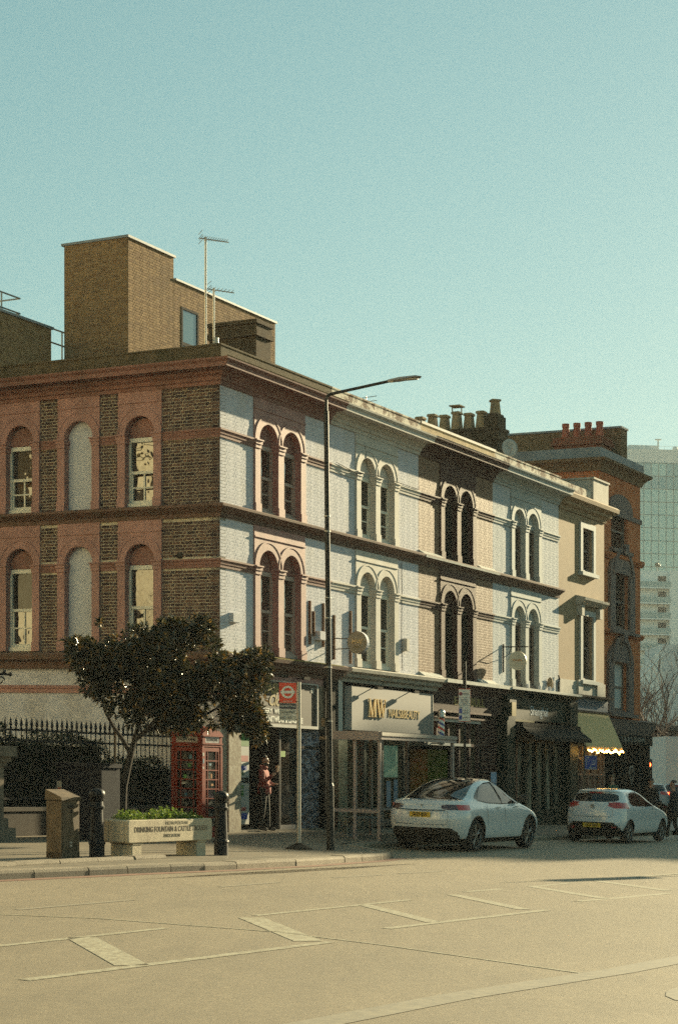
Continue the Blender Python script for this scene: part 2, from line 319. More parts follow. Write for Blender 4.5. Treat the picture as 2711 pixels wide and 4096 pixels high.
    def ball(s, c, r, n=8, m=5, mi=0):
        return s.lathe_at(c, [(r * math.sin(PI * (i + .02) / (m + .04)), -r * math.cos(PI * (i + .02) / (m + .04))) for i in range(m + 1)], n, mi)
    def lathe_at(s, c, prof, n, mi=0): return s.lathe([(r, z + c[2]) for r, z in prof], c[0], c[1], n, mi)
    def disc(s, c, ax, r, t, n=20, mi=0):           # thin disc at c with axis ax
        c = Vector(c); ax = Vector(ax).normalized(); return s.tube([c - ax * t / 2, c + ax * t / 2], r, n, mi)
    def build(s, name, mats, parent=None, loc=None, smooth=False, norm=True):
        me = bpy.data.meshes.new(name); me.from_pydata(s.v, [], s.f)
        mats = mats if isinstance(mats, (list, tuple)) else [mats]
        for m in mats: me.materials.append(m)
        if len(mats) > 1: me.polygons.foreach_set('material_index', s.m)
        if norm:
            bm = bmesh.new(); bm.from_mesh(me); bmesh.ops.recalc_face_normals(bm, faces=bm.faces); bm.to_mesh(me); bm.free()
        if smooth: me.shade_smooth()
        o = bpy.data.objects.new(name, me); COL.objects.link(o)
        if parent: o.parent = parent
        if loc: o.location = loc
        return o
def tag(o, label=None, cat=None, group=None, kind=None):
    if label: o['label'] = label
    if cat: o['category'] = cat
    if group: o['group'] = group
    if kind: o['kind'] = kind
    return o
def thing(name, label, cat, loc, rot=0, group=None):
    o = bpy.data.objects.new(name, None); COL.objects.link(o); o.empty_display_size = .2
    o.location = loc; o.rotation_euler = (0, 0, rot); return tag(o, label, cat, group)
def copy_tree(o, parent=None, loc=None, rot=None):
    c = o.copy(); COL.objects.link(c)
    if parent is not None: c.parent = parent
    if loc is not None: c.location = loc
    if rot is not None: c.rotation_euler = (0, 0, rot)
    for ch in list(o.children): copy_tree(ch, c)
    return c
def smooth(x): x = max(0., min(1., x)); return x * x * (3 - 2 * x)
def up(X, Y): dx, dy = X - CX, Y - CY; return dx * UX + dy * UY, dx * NX + dy * NY
def gz(u, p):          # pavement height: level by the shop doors, falling to the kerb
    a = smooth((u + 12) / 11.)
    return -.1 * a * max(0, min(1, p / 3.5)) - .008 * max(0, u - 3)
def rz(u): return -.12 - .1 * smooth((u + 12) / 11.) - .008 * max(0, u - 3)
def wpt(u, p, z=0): return (CX + UX * u + NX * p, CY + UY * u + NY * p, z)
def gpt(u, p): return wpt(u, p, gz(u, p))
FRONT = Matrix(((1, 0, 0), (0, 0, -1), (0, 1, 0)))      # text facing local -y
SIDE = Matrix(((0, 0, -1), (-1, 0, 0), (0, 1, 0)))      # text facing local -x
def text(body, size, m, parent, loc, rot=FRONT, ext=.004, sx=1., name='lettering', align='CENTER', shear=0, bold=0):
    cu = bpy.data.curves.new('lettering', 'FONT'); cu.body = body; cu.size = size; cu.extrude = ext; cu.align_x = align; cu.align_y = 'CENTER'; cu.shear = shear; cu.offset = bold; cu.resolution_u = 3
    t = bpy.data.objects.new('lettering', cu); COL.objects.link(t)
    dg = bpy.context.evaluated_depsgraph_get(); me = bpy.data.meshes.new_from_object(t.evaluated_get(dg))
    bpy.data.objects.remove(t); bpy.data.curves.remove(cu)
    me.transform(Matrix.Diagonal((sx, 1, 1, 1))); me.transform(rot.to_4x4()); me.materials.clear(); me.materials.append(m)
    o = bpy.data.objects.new(name, me); COL.objects.link(o); o.parent = parent; o.location = loc
    return o
def arch_poly(ac, r, zb, zs, n=14):
    return [(ac - r, zb)] + [(ac + r * math.cos(t), zs + r * math.sin(t)) for t in [PI * (1 - i / n) for i in range(n + 1)]] + [(ac + r, zb)]
def rect(a0, a1, z0, z1): return [(a0, z0), (a1, z0), (a1, z1), (a0, z1)]

BRK = {}
def bricks(parent, tf, key, areas, holes, m, nind=300, q=0., near=None, seed=1, proud=.008):
    """Flemish-bond bricks standing proud of the wall face; the nearest as parts, the rest joined as stuff."""
    rr = random.Random(seed); L, Hh, G = .215, .065, .010; C = Hh + G; full = []; rest = []
    for (a0, a1, z0, z1) in areas:
        k = 0; z = z0 + .004
        while z + Hh <= z1 + .03:
            zz = min(z + Hh, z1 - .004)
            if zz - z < .02: break
            a = a0 + .004 - (0 if k % 2 == 0 else .056); j = k % 2
            while a < a1 - .01:
                wd = L if j % 2 == 0 else .1025
                b0, b1 = max(a, a0 + .004), min(a + wd, a1 - .004); segs = [(b0, b1)]
                for (h0, h1, y0, y1) in holes:
                    if y0 < zz and y1 > z:
                        segs = [x for s0, s1 in segs for x in ((s0, min(s1, h0 - .003)), (max(s0, h1 + .003), s1)) if x[1] - x[0] > .02]
                for s0, s1 in segs:
                    if s1 - s0 > .02:
                        if abs(s1 - s0 - wd) < .002 and abs(zz - z - Hh) < .002: full.append((s0, z, wd))
                        else: rest.append((s0, s1, z, zz))
                a += wd + G; j += 1
            z += C; k += 1
    full.sort(key=near or (lambda b: b[0]))
    def one(mb, a0, a1, z0, z1, q1):
        e = .004
        mb.add([(a0, q, z0), (a1, q, z0), (a1, q, z1), (a0, q, z1), (a0 + e, q + q1, z0 + e), (a1 - e, q + q1, z0 + e), (a1 - e, q + q1, z1 - e), (a0 + e, q + q1, z1 - e)],
               [(4, 5, 6, 7), (0, 1, 5, 4), (1, 2, 6, 5), (2, 3, 7, 6), (3, 0, 4, 7)])
    for (a, z, wd) in full[:nind]:
        kk = (key, wd, m.name, round(q, 3), rr.randint(0, 1))
        if kk not in BRK:
            org = tf(0, 0, 0); mb = MB(lambda x, y, t: tuple(Vector(tf(x, y, t)) - Vector(org))); one(mb, 0, wd, 0, Hh, proud * (1 + .4 * kk[4]))
            o = mb.build('brick', m, parent); BRK[kk] = o.data; o.location = Vector(tf(a, 0, z))
        else:
            o = bpy.data.objects.new('brick', BRK[kk]); COL.objects.link(o); o.parent = parent; o.location = Vector(tf(a, 0, z))
    mb = MB(tf)
    for (a, z, wd) in full[nind:]: one(mb, a, a + wd, z, z + Hh, proud * (1 + .5 * rr.random()))
    for (a, b, z, t) in rest: one(mb, a, b, z, t, proud * (1 + .5 * rr.random()))
    if mb.v: tag(mb.build('brickwork', m, parent), kind='stuff')
# ================================================================ setting
def kp(u):
    pts = [(-60, 5.7), (-15, 5.85), (-12.5, 6.2), (-10, 6.55), (-7.5, 6.5), (-4, 6.1), (-2.6, 5.8), (-1.3, 4.7), (-.4, 3.7), (.2, 3.52), (60, 3.45), (200, 3.4)]
    for (a, b), (c, d) in zip(pts, pts[1:]):
        if a <= u <= c: t = (u - a) / (c - a); return b + (d - b) * (t * t * (3 - 2 * t) if -4 <= a < .2 else t)
    return 3.4
us = sorted(set([-60, -40, -30, -24, -20] + [-18 + .5 * i for i in range(45)] + [5, 8, 12, 16, 20, 25, 30, 40, 60, 90, 130, 180]))
def sheet(name, pf, zf, m, kind='structure'):
    vs = []; fs = []; n = None
    for i, u in enumerate(us):
        ps = pf(u); n = len(ps)
        for p in ps: vs.append(wpt(u, p, zf(u, p)))
    for i in range(len(us) - 1):
        for j in range(n - 1): fs.append((i * n + j, i * n + j + 1, (i + 1) * n + j + 1, (i + 1) * n + j))
    mb = MB(); mb.add(vs, fs); return tag(mb.build(name, m), kind=kind)
PAVEJ = None
def pavemat():
    m, n, b = newmat('paving')
    c = n.nodes.new('ShaderNodeTexCoord'); mp = n.nodes.new('ShaderNodeMapping'); mp.inputs['Rotation'].default_value = (0, 0, -TH)
    t = n.nodes.new('ShaderNodeTexBrick'); n.links.new(c.outputs['Object'], mp.inputs[0]); n.links.new(mp.outputs[0], t.inputs[0])
    t.inputs['Scale'].default_value = 1; t.inputs['Brick Width'].default_value = .9; t.inputs['Row Height'].default_value = .6; t.inputs['Mortar Size'].default_value = .012
    t.inputs['Color1'].default_value = (.125, .10, .072, 1); t.inputs['Color2'].default_value = (.165, .133, .095, 1); t.inputs['Mortar'].default_value = (.08, .065, .05, 1)
    k = noise(n, 2.2, 6, .7); kr = ramp(n, k.outputs[0], [(.3, (.7, .7, .7, 1)), (.7, (1.15, 1.15, 1.15, 1))])
    n.links.new(mixc(n, t.outputs[0], kr.outputs[0], 1., 'MULTIPLY'), b.inputs['Base Color']); b.inputs['Roughness'].default_value = .62; b.inputs['Specular IOR Level'].default_value = 1.0; b.inputs['Specular Tint'].default_value = (1, .90, .70, 1)
    bt = noise(n, 80, 3); bp = n.nodes.new('ShaderNodeBump'); bp.inputs['Strength'].default_value = .3; bp.inputs['Distance'].default_value = .01
    n.links.new(bt.outputs[0], bp.inputs['Height']); n.links.new(bp.outputs[0], b.inputs['Normal'])
    return m
g = MB(); g.quad((-2500, -300, -.62), (2500, -300, -.62), (2500, 3000, -.62), (-2500, 3000, -.62))
tag(g.build('ground', mat('bare_ground', (.10, .085, .06), .95)), kind='structure')
sheet('pavement', lambda u: [-14, -6, -2, -.5, .5, 1.5, 2.5, 3.2] + [3.2 + (kp(u) - .30 - 3.2) * t for t in (.33, .66, 1)], gz, pavemat())
sheet('road', lambda u: [kp(u) - .02, kp(u) + 1, 6.6 + .5, 8, 10, 13, 18, 30], lambda u, p: rz(u), M['asphalt'])
# kerb: one stone after another
kb = thing('kerb', None, None, (CX, CY, 0), TH); tag(kb, kind='structure')
def stone_run(parent, u0, u1, pf, zf, w, dep, rr, name='kerb_stone', m=M['kerbgranite']):
    u = u0
    while u < u1:
        L = rr.uniform(.75, 1.15); v = u + L - .018
        a, b, c = pf(u), pf(v), .0
        mb = MB(); z0, z1 = zf(u, a), zf(v, b); r_ = .02; dz = rr.uniform(-.006, .006); dp = rr.uniform(-.008, .008)
        prof = [(-w, -dep), (0, -dep), (0, -r_ * 2), (-r_, -.004), (-r_ * 2.2, .004), (-w, .004)]
        vs = [(u, -(a + dp + q), z0 + z + dz) for q, z in prof] + [(v, -(b + dp + q), z1 + z + dz) for q, z in prof]; n = 6
        mb.add(vs, [(i, (i + 1) % n, n + (i + 1) % n, n + i) for i in range(n)] + [tuple(range(n)), tuple(range(n, 2 * n))])
        mb.build(name, m, parent); u += L
stone_run(kb, -17.5, 21, kp, gz, .30, .2, random.Random(3))
kb2 = thing('raised_kerb', None, None, (CX, CY, 0), TH); tag(kb2, kind='structure')
stone_run(kb2, -16.5, -10.5, lambda u: 5.28 + .06 * (u + 16) / 6, lambda u, p: gz(u, p) + .055, .22, .08, random.Random(5))
# red gutter band and painted bay lines
def strip(name, pts, wd, m, z=None, taper=1):
    mb = MB(); vs = []
    for i, (u, p) in enumerate(pts):
        a = pts[max(i - 1, 0)]; b = pts[min(i + 1, len(pts) - 1)]; dx, dy = b[0] - a[0], b[1] - a[1]; l = math.hypot(dx, dy) or 1
        nx, ny = -dy / l * wd / 2, dx / l * wd / 2
        for s in (-1, 1): vs.append(wpt(u + s * nx, p + s * ny, rz(u) + (z or .004)))
    mb.add(vs, [(2 * i, 2 * i + 1, 2 * i + 3, 2 * i + 2) for i in range(len(pts) - 1)])
    return tag(mb.build(name, m), kind='structure')
strip('gutter_strip', [(u * .5, kp(u * .5) + .16) for u in range(-36, -4)], .26, mat('red_gutter', (.20, .10, .065), .8))
BAY0, BAY1 = 11.62, 13.45
for a, b in ((-17.0, -13.4), (-23.8, -19.0), (-11.4, -7.9), (-5.2, -2.0)): strip('road_marking', [(a, BAY0 - .1), (b, BAY0 + .05)], .11, M['line'])
for a, b in ((-23.4, -19.0), (-17.3, -13.5), (-11.8, -8.9), (-6.9, -3.0)): strip('road_marking', [(a, BAY1 - .08), (b, BAY1 + .2)], .13, M['line'])
for a in (-20.4, -17.25, -14.6, -12.05, -9.3, -6.6): strip('road_marking', [(a, BAY0 + .02), (a - 1.6, BAY1 - .05)] if a != -17.25 else [(a, BAY0), (a - 1.85, BAY1)], .30 if a < -16 else .2, M['line'])
strip('road_marking', [(-24.6, 16.3), (-22, 16.45), (-19.4, 16.8), (-14, 17.2)], .30, M['linef'])
strip('road_marking', [(-19.2, 9.0), (-18.6, 10.5), (-18.5, 12.7), (-18.9, 14.2), (-19.8, 16.6)], .05, M['line'])
for a in (-13.4, -10.2, -8.0): strip('road_marking', [(a, 8.7), (a + 1.5, 8.75)], .10, M['linef'])
for a in (-24, -18.4): strip('road_marking', [(a, 9.2), (a + 2.2, 9.25)], .10, M['linef'])
strip('road_marking', [(-20.3 + .75 * math.cos(t * .4), 18.1 + .42 * math.sin(t * .4)) for t in range(0, 13)], .14, M['linef'])

# ================================================================ the terrace
def ftf(u0=0.): return lambda a, q, z: (a - u0, -q, z)          # street front of a house whose origin stands at u0
def ltf(v, q, z): return (-q, v, z)                             # side-street front of the corner house (origin at the corner)
Z0, Z1 = 4.10, 7.46                                             # sills of the two upper floors
FL = [dict(sill=4.14, mid=5.2, top=6.1, i0=6.02, i1=6.22, sp=6.21, line=6.91, top2=7.17), dict(sill=7.47, mid=8.36, top=9.06, i0=8.98, i1=9.18, sp=9.19, line=9.92, top2=10.18)]
RO, HW = .415, .415                                             # half width of an opening
def sash(parent, tf, a0, a1, z0, z1, zm, q, mf, mg, split=True, head=.1, label=None, blind=None):
    f = MB(tf); t = .055
    f.box(a0, a0 + t, q - .05, q + .03, z0, z1); f.box(a1 - t, a1, q - .05, q + .03, z0, z1)
    f.box(a0 + t, a1 - t, q - .05, q + .035, z1 - head, z1); f.box(a0 - .02, a1 + .02, q - .05, q + .09, z0 - .05, z0 + .05)
    f.box(a0 + t, a1 - t, q - .05, q + .02, zm - .035, zm + .035)
    f.box(a0 + t, a0 + t + .04, q - .045, q - .005, z0 + .05, zm); f.box(a1 - t - .04, a1 - t, q - .045, q - .005, z0 + .05, zm)
    f.box(a0 + t + .04, a1 - t - .04, q - .045, q - .005, z0 + .05, z0 + .13)
    am = (a0 + a1) / 2; zl = (z0 + .12 + zm - .035) / 2
    if split:
        f.box(am - .022, am + .022, q - .045, q - .008, z0 + .13, zm - .035); f.box(a0 + t + .04, a1 - t - .04, q - .044, q - .009, zl - .018, zl + .018)
    wn = f.build('window', mf, parent)
    if label: wn['label'] = label
    def pane(b0, b1, y0, y1, qq, m=None):
        tl = R.uniform(-.004, .004); mb = MB(tf); mb.add([(b0, qq, y0), (b1, qq + tl, y0), (b1, qq + tl, y1), (b0, qq, y1)], [(0, 1, 2, 3)]); mb.build('pane', m or mg, wn, norm=False)
    pane(a0 + t, a1 - t, zm + .035, z1 - head, q - .02, blind)
    if split:
        for b0, b1 in ((a0 + t + .04, am - .022), (am + .022, a1 - t - .04)):
            for y0, y1 in ((z0 + .13, zl - .018), (zl + .018, zm - .035)): pane(b0, b1, y0, y1, q - .03)
    else: pane(a0 + t + .04, a1 - t - .04, z0 + .13, zm - .035, q - .03)
    return wn
def surround(parent, tf, a0, a1, centres, L, m, mi, blindm=None, mf=None, mg=None, tymp=None, ring=.205):
    """Raised panel with arched openings, hood rings, imposts and line mouldings; sashes set back in the openings."""
    holes = [arch_poly(c, RO, L['sill'], L['sp']) for c in centres]
    p = MB(tf); p.plate(rect(a0, a1, L['sill'] - .0, L['top2']), holes, -.2, .035)
    for c in centres:
        p.ring(c, L['sp'], RO + .012, RO + ring - .03, .03, .044); p.ring(c, L['sp'], RO + ring - .028, RO + ring + .012, .03, .055)
    p.box(a0 - .01, a1 + .01, .035, .06, L['line'] - .015, L['line'] + .02)
    ed = [a0] + [x for c in centres for x in (c - RO, c + RO)] + [a1]
    for i in range(0, len(ed), 2):
        e0, e1 = ed[i], ed[i + 1]
        x0 = e0 + (.0 if i == 0 else -.012); x1 = e1 - (0. if i == len(ed) - 2 else -.012)
        p.box(x0, x1, .034, .06, L['sill'], L['i0']); p.box(x0 - .01, x1 + .01, .034, .085, L['sill'], L['sill'] + .22)
        p.box(x0 - .012, x1 + .012, -.15, .08, L['i0'], L['i0'] + .09); p.box(x0 - .03, x1 + .03, -.17, .10, L['i0'] + .09, L['i1'] - .03); p.box(x0 - .045, x1 + .045, -.17, .13, L['i1'] - .03, L['i1'])
    s = p.build('window_surround', m, parent)
    for c in centres:
        if blindm:
            b = MB(tf); b.prism(arch_poly(c, RO + .005, L['sill'], L['sp']), -.2, -.13); b.build('blind_window', blindm, s)
        else:
            b = MB(tf); b.prism([(c + (RO + .005) * math.cos(PI * i / 14), L['sp'] - .06 + (RO + .03) * math.sin(PI * i / 14)) for i in range(15)], -.2, -.13); b.build('arch_infill', tymp or m, s)
    return holes
STR = lambda z0, z1, q=.24: [(-.05, z0), (.045, z0), (.055, z0 + .09), (q * .75, z1 - .11), (q, z1 - .07), (q, z1 - .02), (q * .9, z1), (-.05, z1 + .02)]
IMP = lambda z0, z1: [(-.02, z0), (.03, z0), (.035, z0 + .07), (.05, z0 + .075), (.06, z1 - .06), (.085, z1 - .04), (.085, z1), (-.02, z1)]
CORN = [(-.05, 10.17), (.05, 10.17), (.06, 10.25), (.10, 10.27), (.12, 10.34), (.20, 10.40), (.22, 10.45), (.50, 10.47), (.51, 10.56), (.57, 10.62), (.58, 10.66), (.5, 10.68), (.06, 10.70), (-.05, 10.70)]
PARP = [(-.25, 10.69), (.08, 10.69), (.08, 11.04), (.10, 11.05), (.10, 11.09), (-.25, 11.09)]
SHOPC = [(-.05, 3.72), (.12, 3.72), (.14, 3.80), (.26, 3.84), (.30, 3.92), (.42, 3.97), (.44, 4.05), (.40, 4.08), (-.05, 4.11)]
def opening_holes(centres): return [(c - RO, c + RO, L['sill'], L['sp'] + RO) for L in FL for c in centres]

def house(name, label, u0, u1, pc, wallm, brick, trim, imp, cornm, parm, framem, glass, ledgem, nind=300, tymp=None, cap=None, wmort=None):
    t = thing(name, label, 'house', wpt(u0, 0, 0), TH); tf = ftf(u0); cs = (pc - .532, pc + .532)
    bx = MB(tf); bx.box(u0 + (.3 if u0 == 0 else .02), u1 - .02, -8.5, -.26, 3.8, 10.6); bx.box(u0 + (.3 if u0 == 0 else .02), u1 - .02, -8.5, -1.7, -.5, 3.8); bx.build('body', M['tanbrick'], t)
    rf = MB(tf); rf.box(u0 + .02, u1 - .02, -8.4, -.26, 10.6, 10.66); rf.build('roof', M['roof'], t)
    a0, a1 = pc - 1.17, pc + 1.17
    wl = MB(tf); wl.plate(rect(u0, u1, 4.0, 10.3), [rect(a0 + .02, a1 - .02, L['sill'] - .02, L['top2']) for L in FL], -.24, 0)
    wo_ = wl.build('wall', wmort or wallm, t)
    holes = [(a0, a1, L['sill'] - .1, L['top2'] + .05) for L in FL] + [(u0, u1, 7.13, 7.47)]
    for L in FL: holes += [(u0, u1, L['i0'] - .005, L['i1'] + .005)]
    if brick: bricks(wo_, tf, name, [(u0, u1, 4.1, 10.18)], holes, brick, nind, seed=int(u0) + 2, proud=.0017)
    for L in FL:
        surround(t, tf, a0, a1, cs, L, trim, imp, tymp=tymp)
        for c in cs: sash(t, tf, c - RO, c + RO, L['sill'] + .06, L['sp'] - .07, L['mid'], -.15, framem, glass)
        for b0, b1, k0 in ((u0, a0 - .0, -1 if u0 == 0 else 0), (a1, u1, 0)): mo = MB(tf); mo.mould(IMP(L['i0'], L['i1']), b0, b1, k0); mo.build('impost_band', imp, t)
    k0 = -1 if u0 == 0 else 0
    m2 = MB(tf); m2.mould(STR(7.17, 7.46), u0, u1, k0); m2.build('string_course', ledgem, t)
    c2 = MB(tf); c2.mould(CORN, u0, u1, k0); c2.build('cornice', cornm, t)
    p2 = MB(tf); p2.mould(PARP, u0, u1, k0); pp = p2.build('parapet', parm, t)
    if cap: l = MB(tf); l.mould([(.05, 10.695), (.58, 10.662), (.59, 10.675), (.05, 10.715)], u0, u1, k0); l.build('cornice_flashing', cap, t)
    return t, tf

# ---- corner house
h1, tf1 = house('corner_house', 'corner house with pink arched window surrounds, white street front and brown brick side', 0, 5.02, 2.60, M['white'], M['wbrick'], M['pink'], M['pinkdk'], M['pinkdk'], M['parapet'], M['framepk'], M['glassr'], M['ledge'], tymp=M['pinkdk'], cap=M['moss'])
VW = [2.20, 3.97, 5.75, 7.53]; VEND = 8.9
lw = MB(ltf); lw.plate(rect(0, VEND, 3.9, 10.3), [rect(c - .60, c + .60, L['sill'] - .02, L['top2']) for L in FL for c in VW], -.24, 0)
lwo = lw.build('side_wall', M['mortar'], h1)
lh = [(c - .62, c + .62, L['sill'] - .1, L['top2'] + .05) for L in FL for c in VW] + [(0, VEND, 7.13, 7.47)] + [(0, VEND, L['i0'] - .005, L['i1'] + .005) for L in FL]
bricks(lwo, ltf, 'side', [(0, VEND, 4.1, 10.18)], lh, M['brown'], 300, near=lambda b: (b[0] > 1.6, -b[1]), seed=4, proud=.003)
for fi, L in enumerate(FL):
    for i, c in enumerate(VW):
        surround(h1, ltf, c - .62, c + .62, (c,), L, M['pink'], M['pinkdk'], blindm=M['blindwhite'] if i == 1 else None, tymp=M['pinkdk'])
        if i != 1: sash(h1, ltf, c - RO, c + RO, L['sill'] + .06, L['sp'] - .07, L['mid'] - .05, -.15, M['frame'], M['glassr'], blind=M['glass'] if (fi == 0 and i == 2) else None)
    e = [0] + [x for c in VW for x in (c - .62, c + .62)] + [VEND]
    for i in range(0, len(e), 2): mo = MB(ltf); mo.mould(IMP(L['i0'], L['i1']), e[i], e[i + 1], -1 if i == 0 else 0); mo.build('impost_band', M['pinkdk'], h1)
for nm, pr, mm in (('string_course', STR(7.17, 7.46), 'ledge'), ('cornice', CORN, 'pinkdk'), ('parapet', PARP, 'parapet'), ('lower_cornice', [(-.05, 3.72), (.10, 3.72), (.12, 3.80), (.16, 3.88), (.28, 3.93), (.30, 4.03), (.26, 4.08), (-.05, 4.12)], 'ledge')):
    mo = MB(ltf); mo.mould(pr, 0, VEND, -1); mo.build(nm, M[mm], h1)
gw = MB(ltf); gw.box(0.02, VEND, -.24, 0.0, 0, 3.73); gw.build('rendered_side_wall', mat('white_render', (.47, .465, .49), .8, dirt=(.25, .21, .15), dirtk=.5, dscale=.9), h1)
gw = MB(ltf); gw.mould([(-.01, 3.14), (.03, 3.14), (.035, 3.24), (.06, 3.25), (.07, 3.30), (.04, 3.32), (-.01, 3.33)], .02, VEND); gw.build('pink_band', M['pink'], h1)
bx = MB(ltf); bx.box(8.5, VEND, -4.9, -.26, 0, 10.6); bx.build('body', M['tanbrick'], h1)
rf = MB(ltf); rf.box(8.45, VEND, -4.9, -.26, 10.6, 10.66); rf.build('roof', M['roof'], h1)
v = MB(ltf); v.box(1.02, 1.16, .0, .02, 6.28, 6.42); v.build('air_vent', M['blackm'], h1)

# ---- the white, maroon and pale blue houses
h2, tf2 = house('terraced_house', 'cream and white painted brick house above the nail salon with peeling parapet', 5.02, 9.98, 7.53, M['white'], M['wbrick'], M['cream'], M['cream'], M['cream'], M['peel'], M['frame'], M['glass'], M['ledge'], tymp=M['cream'])
h3, tf3 = house('terraced_house', 'dark maroon painted house above the barber shop with black window surrounds', 9.98, 14.90, 12.47, M['buff'], M['mbrick'], M['maroon'], M['maroon'], M['maroon'], mat('sandy_parapet', (.42, .31, .17), .9, dirt=(.2, .13, .07), dirtk=.6, dscale=3, bump=.4), M['blackm'], M['glass'], M['ledge'], cap=M['lead'])
h4, tf4 = house('terraced_house', 'pale blue painted brick house with round sign above the dark green shop front', 14.90, 20.03, 17.36, M['bluew'], M['bbrick'], M['blueg'], M['blueg'], M['blueg'], M['peel'], M['framedk'], M['glass'], M['ledge'], tymp=M['blueg'])
mo = MB(tf3); mo.box(9.98, 14.90, .0, .11, 11.05, 11.12); mo.build('coping', M['cream'], h3)
for hh, tf, z in ((h3, tf3, 7.47), (h3, tf3, 4.12)):
    for b0, b1 in ((10.0, 11.25), (13.72, 14.9)):
        mo = MB(tf); mo.mould([(.0, z - .03), (.19, z - .035), (.195, z - .005), (.03, z + .10), (0, z + .11)], b0, b1); mo.build('lead_flashing', M['lead'], hh)
mo = MB(tf3); mo.mould([(.02, 7.44), (.245, 7.37), (.255, 7.43), (.02, 7.485)], 9.98, 14.9); mo.build('lead_flashing', M['lead'], h3)

# ---- tan end house
h5 = thing('end_house', 'tan rendered end house with square windows and rounded cornice end', 'house', wpt(20.03, 0, 0), TH); tf5 = ftf(20.03)
E5 = 24.1
b = MB(tf5); b.box(20.05, E5 - .02, -8, -.26, 3.5, 10.6); b.box(20.05, E5 - .02, -8, -1.2, -.5, 3.5); b.build('body', M['tan'], h5)
W5 = [(22.0, 22.96, 4.66, 6.78), (22.0, 22.96, 8.27, 9.70)]
b = MB(tf5); b.plate(rect(20.03, E5, 3.5, 10.4), [rect(a, c, z, y) for a, c, z, y in W5], -.24, 0); b.build('wall', M['tan'], h5)
for i, (a, c, z, y) in enumerate(W5):
    f = MB(tf5); f.plate(rect(a - .2, c + .2, z - .04, y + .18), [rect(a, c, z, y)], 0, .07)
    f.box(a - .26, c + .26, 0, .17, z - .16, z - .04); f.build('window_surround', M['blueg'], h5)
    if i == 0:
        f = MB(tf5); f.mould([(0, 7.10), (.16, 7.12), (.34, 7.26), (.36, 7.34), (0, 7.42)], a - .5, c + .75); f.box(a - .42, a - .2, .0, .2, 6.75, 7.10); f.box(c + .25, c + .5, 0, .2, 6.75, 7.10); f.build('window_hood', M['stone'], h5)
    sash(h5, tf5, a, c, z, y, (z + y) / 2, -.12, M['framedk'], M['glass'], split=False, head=.06)
b = MB(tf5); b.box(20.04, E5, .0, .05, 4.08, 4.58); b.box(21.5, 21.9, .05, .11, 4.0, 4.62); b.box(23.2, 23.75, .05, .11, 4.0, 4.62); b.build('stone_panel', M['stone'], h5)
b = MB(tf5); pr = [(-.05, 10.1), (.05, 10.1), (.08, 10.2), (.2, 10.28), (.22, 10.36), (.4, 10.46), (.42, 10.58), (.36, 10.64), (-.05, 10.66)]
b.mould(pr, 20.03, E5, 0, 1)
b.add([(E5 + q, q if i == 0 else -1.2, z) for i in (0, 1) for q, z in pr], [(j, (j + 1) % 9, 9 + (j + 1) % 9, 9 + j) for j in range(9)]); b.build('cornice', M['tan'], h5)
b = MB(tf5); b.box(20.03, 22.7, -.25, .08, 10.65, 11.0); b.build('parapet', M['peel'], h5)
b = MB(tf5); b.box(22.7, E5, -1.2, .16, 10.65, 11.42); b.box(22.66, E5 + .04, -1.24, .2, 11.42, 11.48); b.build('parapet_pier', M['stone'], h5)

# ---- roofs: chimneys with pots, dish, aerials
def stack(parent, tf, a0, a1, p1, p0, z0, z1, m, pots, pm, corb=.06, ph=.75):
    s = MB(tf); s.box(a0, a1, p0, p1, z0, z1 - .42); s.box(a0 - corb, a1 + corb, p0 - corb, p1 + corb, z1 - .42, z1 - .28); s.box(a0 - corb * .3, a1 + corb * .3, p0 - corb * .3, p1 + corb * .3, z1 - .28, z1 - .1); s.box(a0 - corb, a1 + corb, p0 - corb, p1 + corb, z1 - .1, z1)
    st = s.build('chimney', m, parent)
    for (p, hgt, kind) in pots:
        q = MB(tf); am = (a0 + a1) / 2
        def sq(r, z): return [(am - r, p - r, z), (am + r, p - r, z), (am + r, p + r, z), (am - r, p + r, z)]
        for (r0, y0), (r1, y1) in zip([(.16, z1), (.115, z1 + hgt - .1), (.15, z1 + hgt - .09), (.15, z1 + hgt - .03), (.12, z1 + hgt)], [(.115, z1 + hgt - .1), (.15, z1 + hgt - .09), (.15, z1 + hgt - .03), (.12, z1 + hgt), (.02, z1 + hgt)]):
            q.add(sq(r0, y0) + sq(r1, y1), [(i, (i + 1) % 4, 4 + (i + 1) % 4, 4 + i) for i in range(4)])
        if kind == 1: q.box(am - .2, am + .2, p - .2, p + .2, z1 + hgt + .16, z1 + hgt + .2); q.box(am - .13, am - .1, p - .13, p - .1, z1 + hgt, z1 + hgt + .17); q.box(am + .1, am + .13, p + .1, p + .13, z1 + hgt, z1 + hgt + .17)
        q.build('chimney_pot', pm, st)
    return st
stack(h1, tf1, 5.04 - .3, 5.04 + .42, -1.98, -3.4, 10.6, 12.92, M['dkbrick'], [], M['pot'])
st4 = stack(h4, tf4, 19.7, 20.45, -2.0, -8.2, 10.6, 12.80, M['dkbrick'], [(-2.75, .62, 0), (-3.2, .58, 0), (-3.65, .66, 1), (-4.1, .58, 0), (-4.55, .64, 0), (-5.0, .58, 0)], M['pot'])
b = MB(tf4); b.box(19.75, 20.4, -2.5, -2.02, 12.80, 13.2); b.box(19.8, 20.35, -2.45, -2.07, 13.2, 13.28); b.build('raised_stack', M['dkbrick'], st4)
q = MB(tf4); q.lathe_at((20.08, -2.26, 13.28), [(.21, 0), (.16, .40), (.22, .42), (.22, .48), (.1, .5)], 4); q.build('chimney_pot', M['pot'], st4)
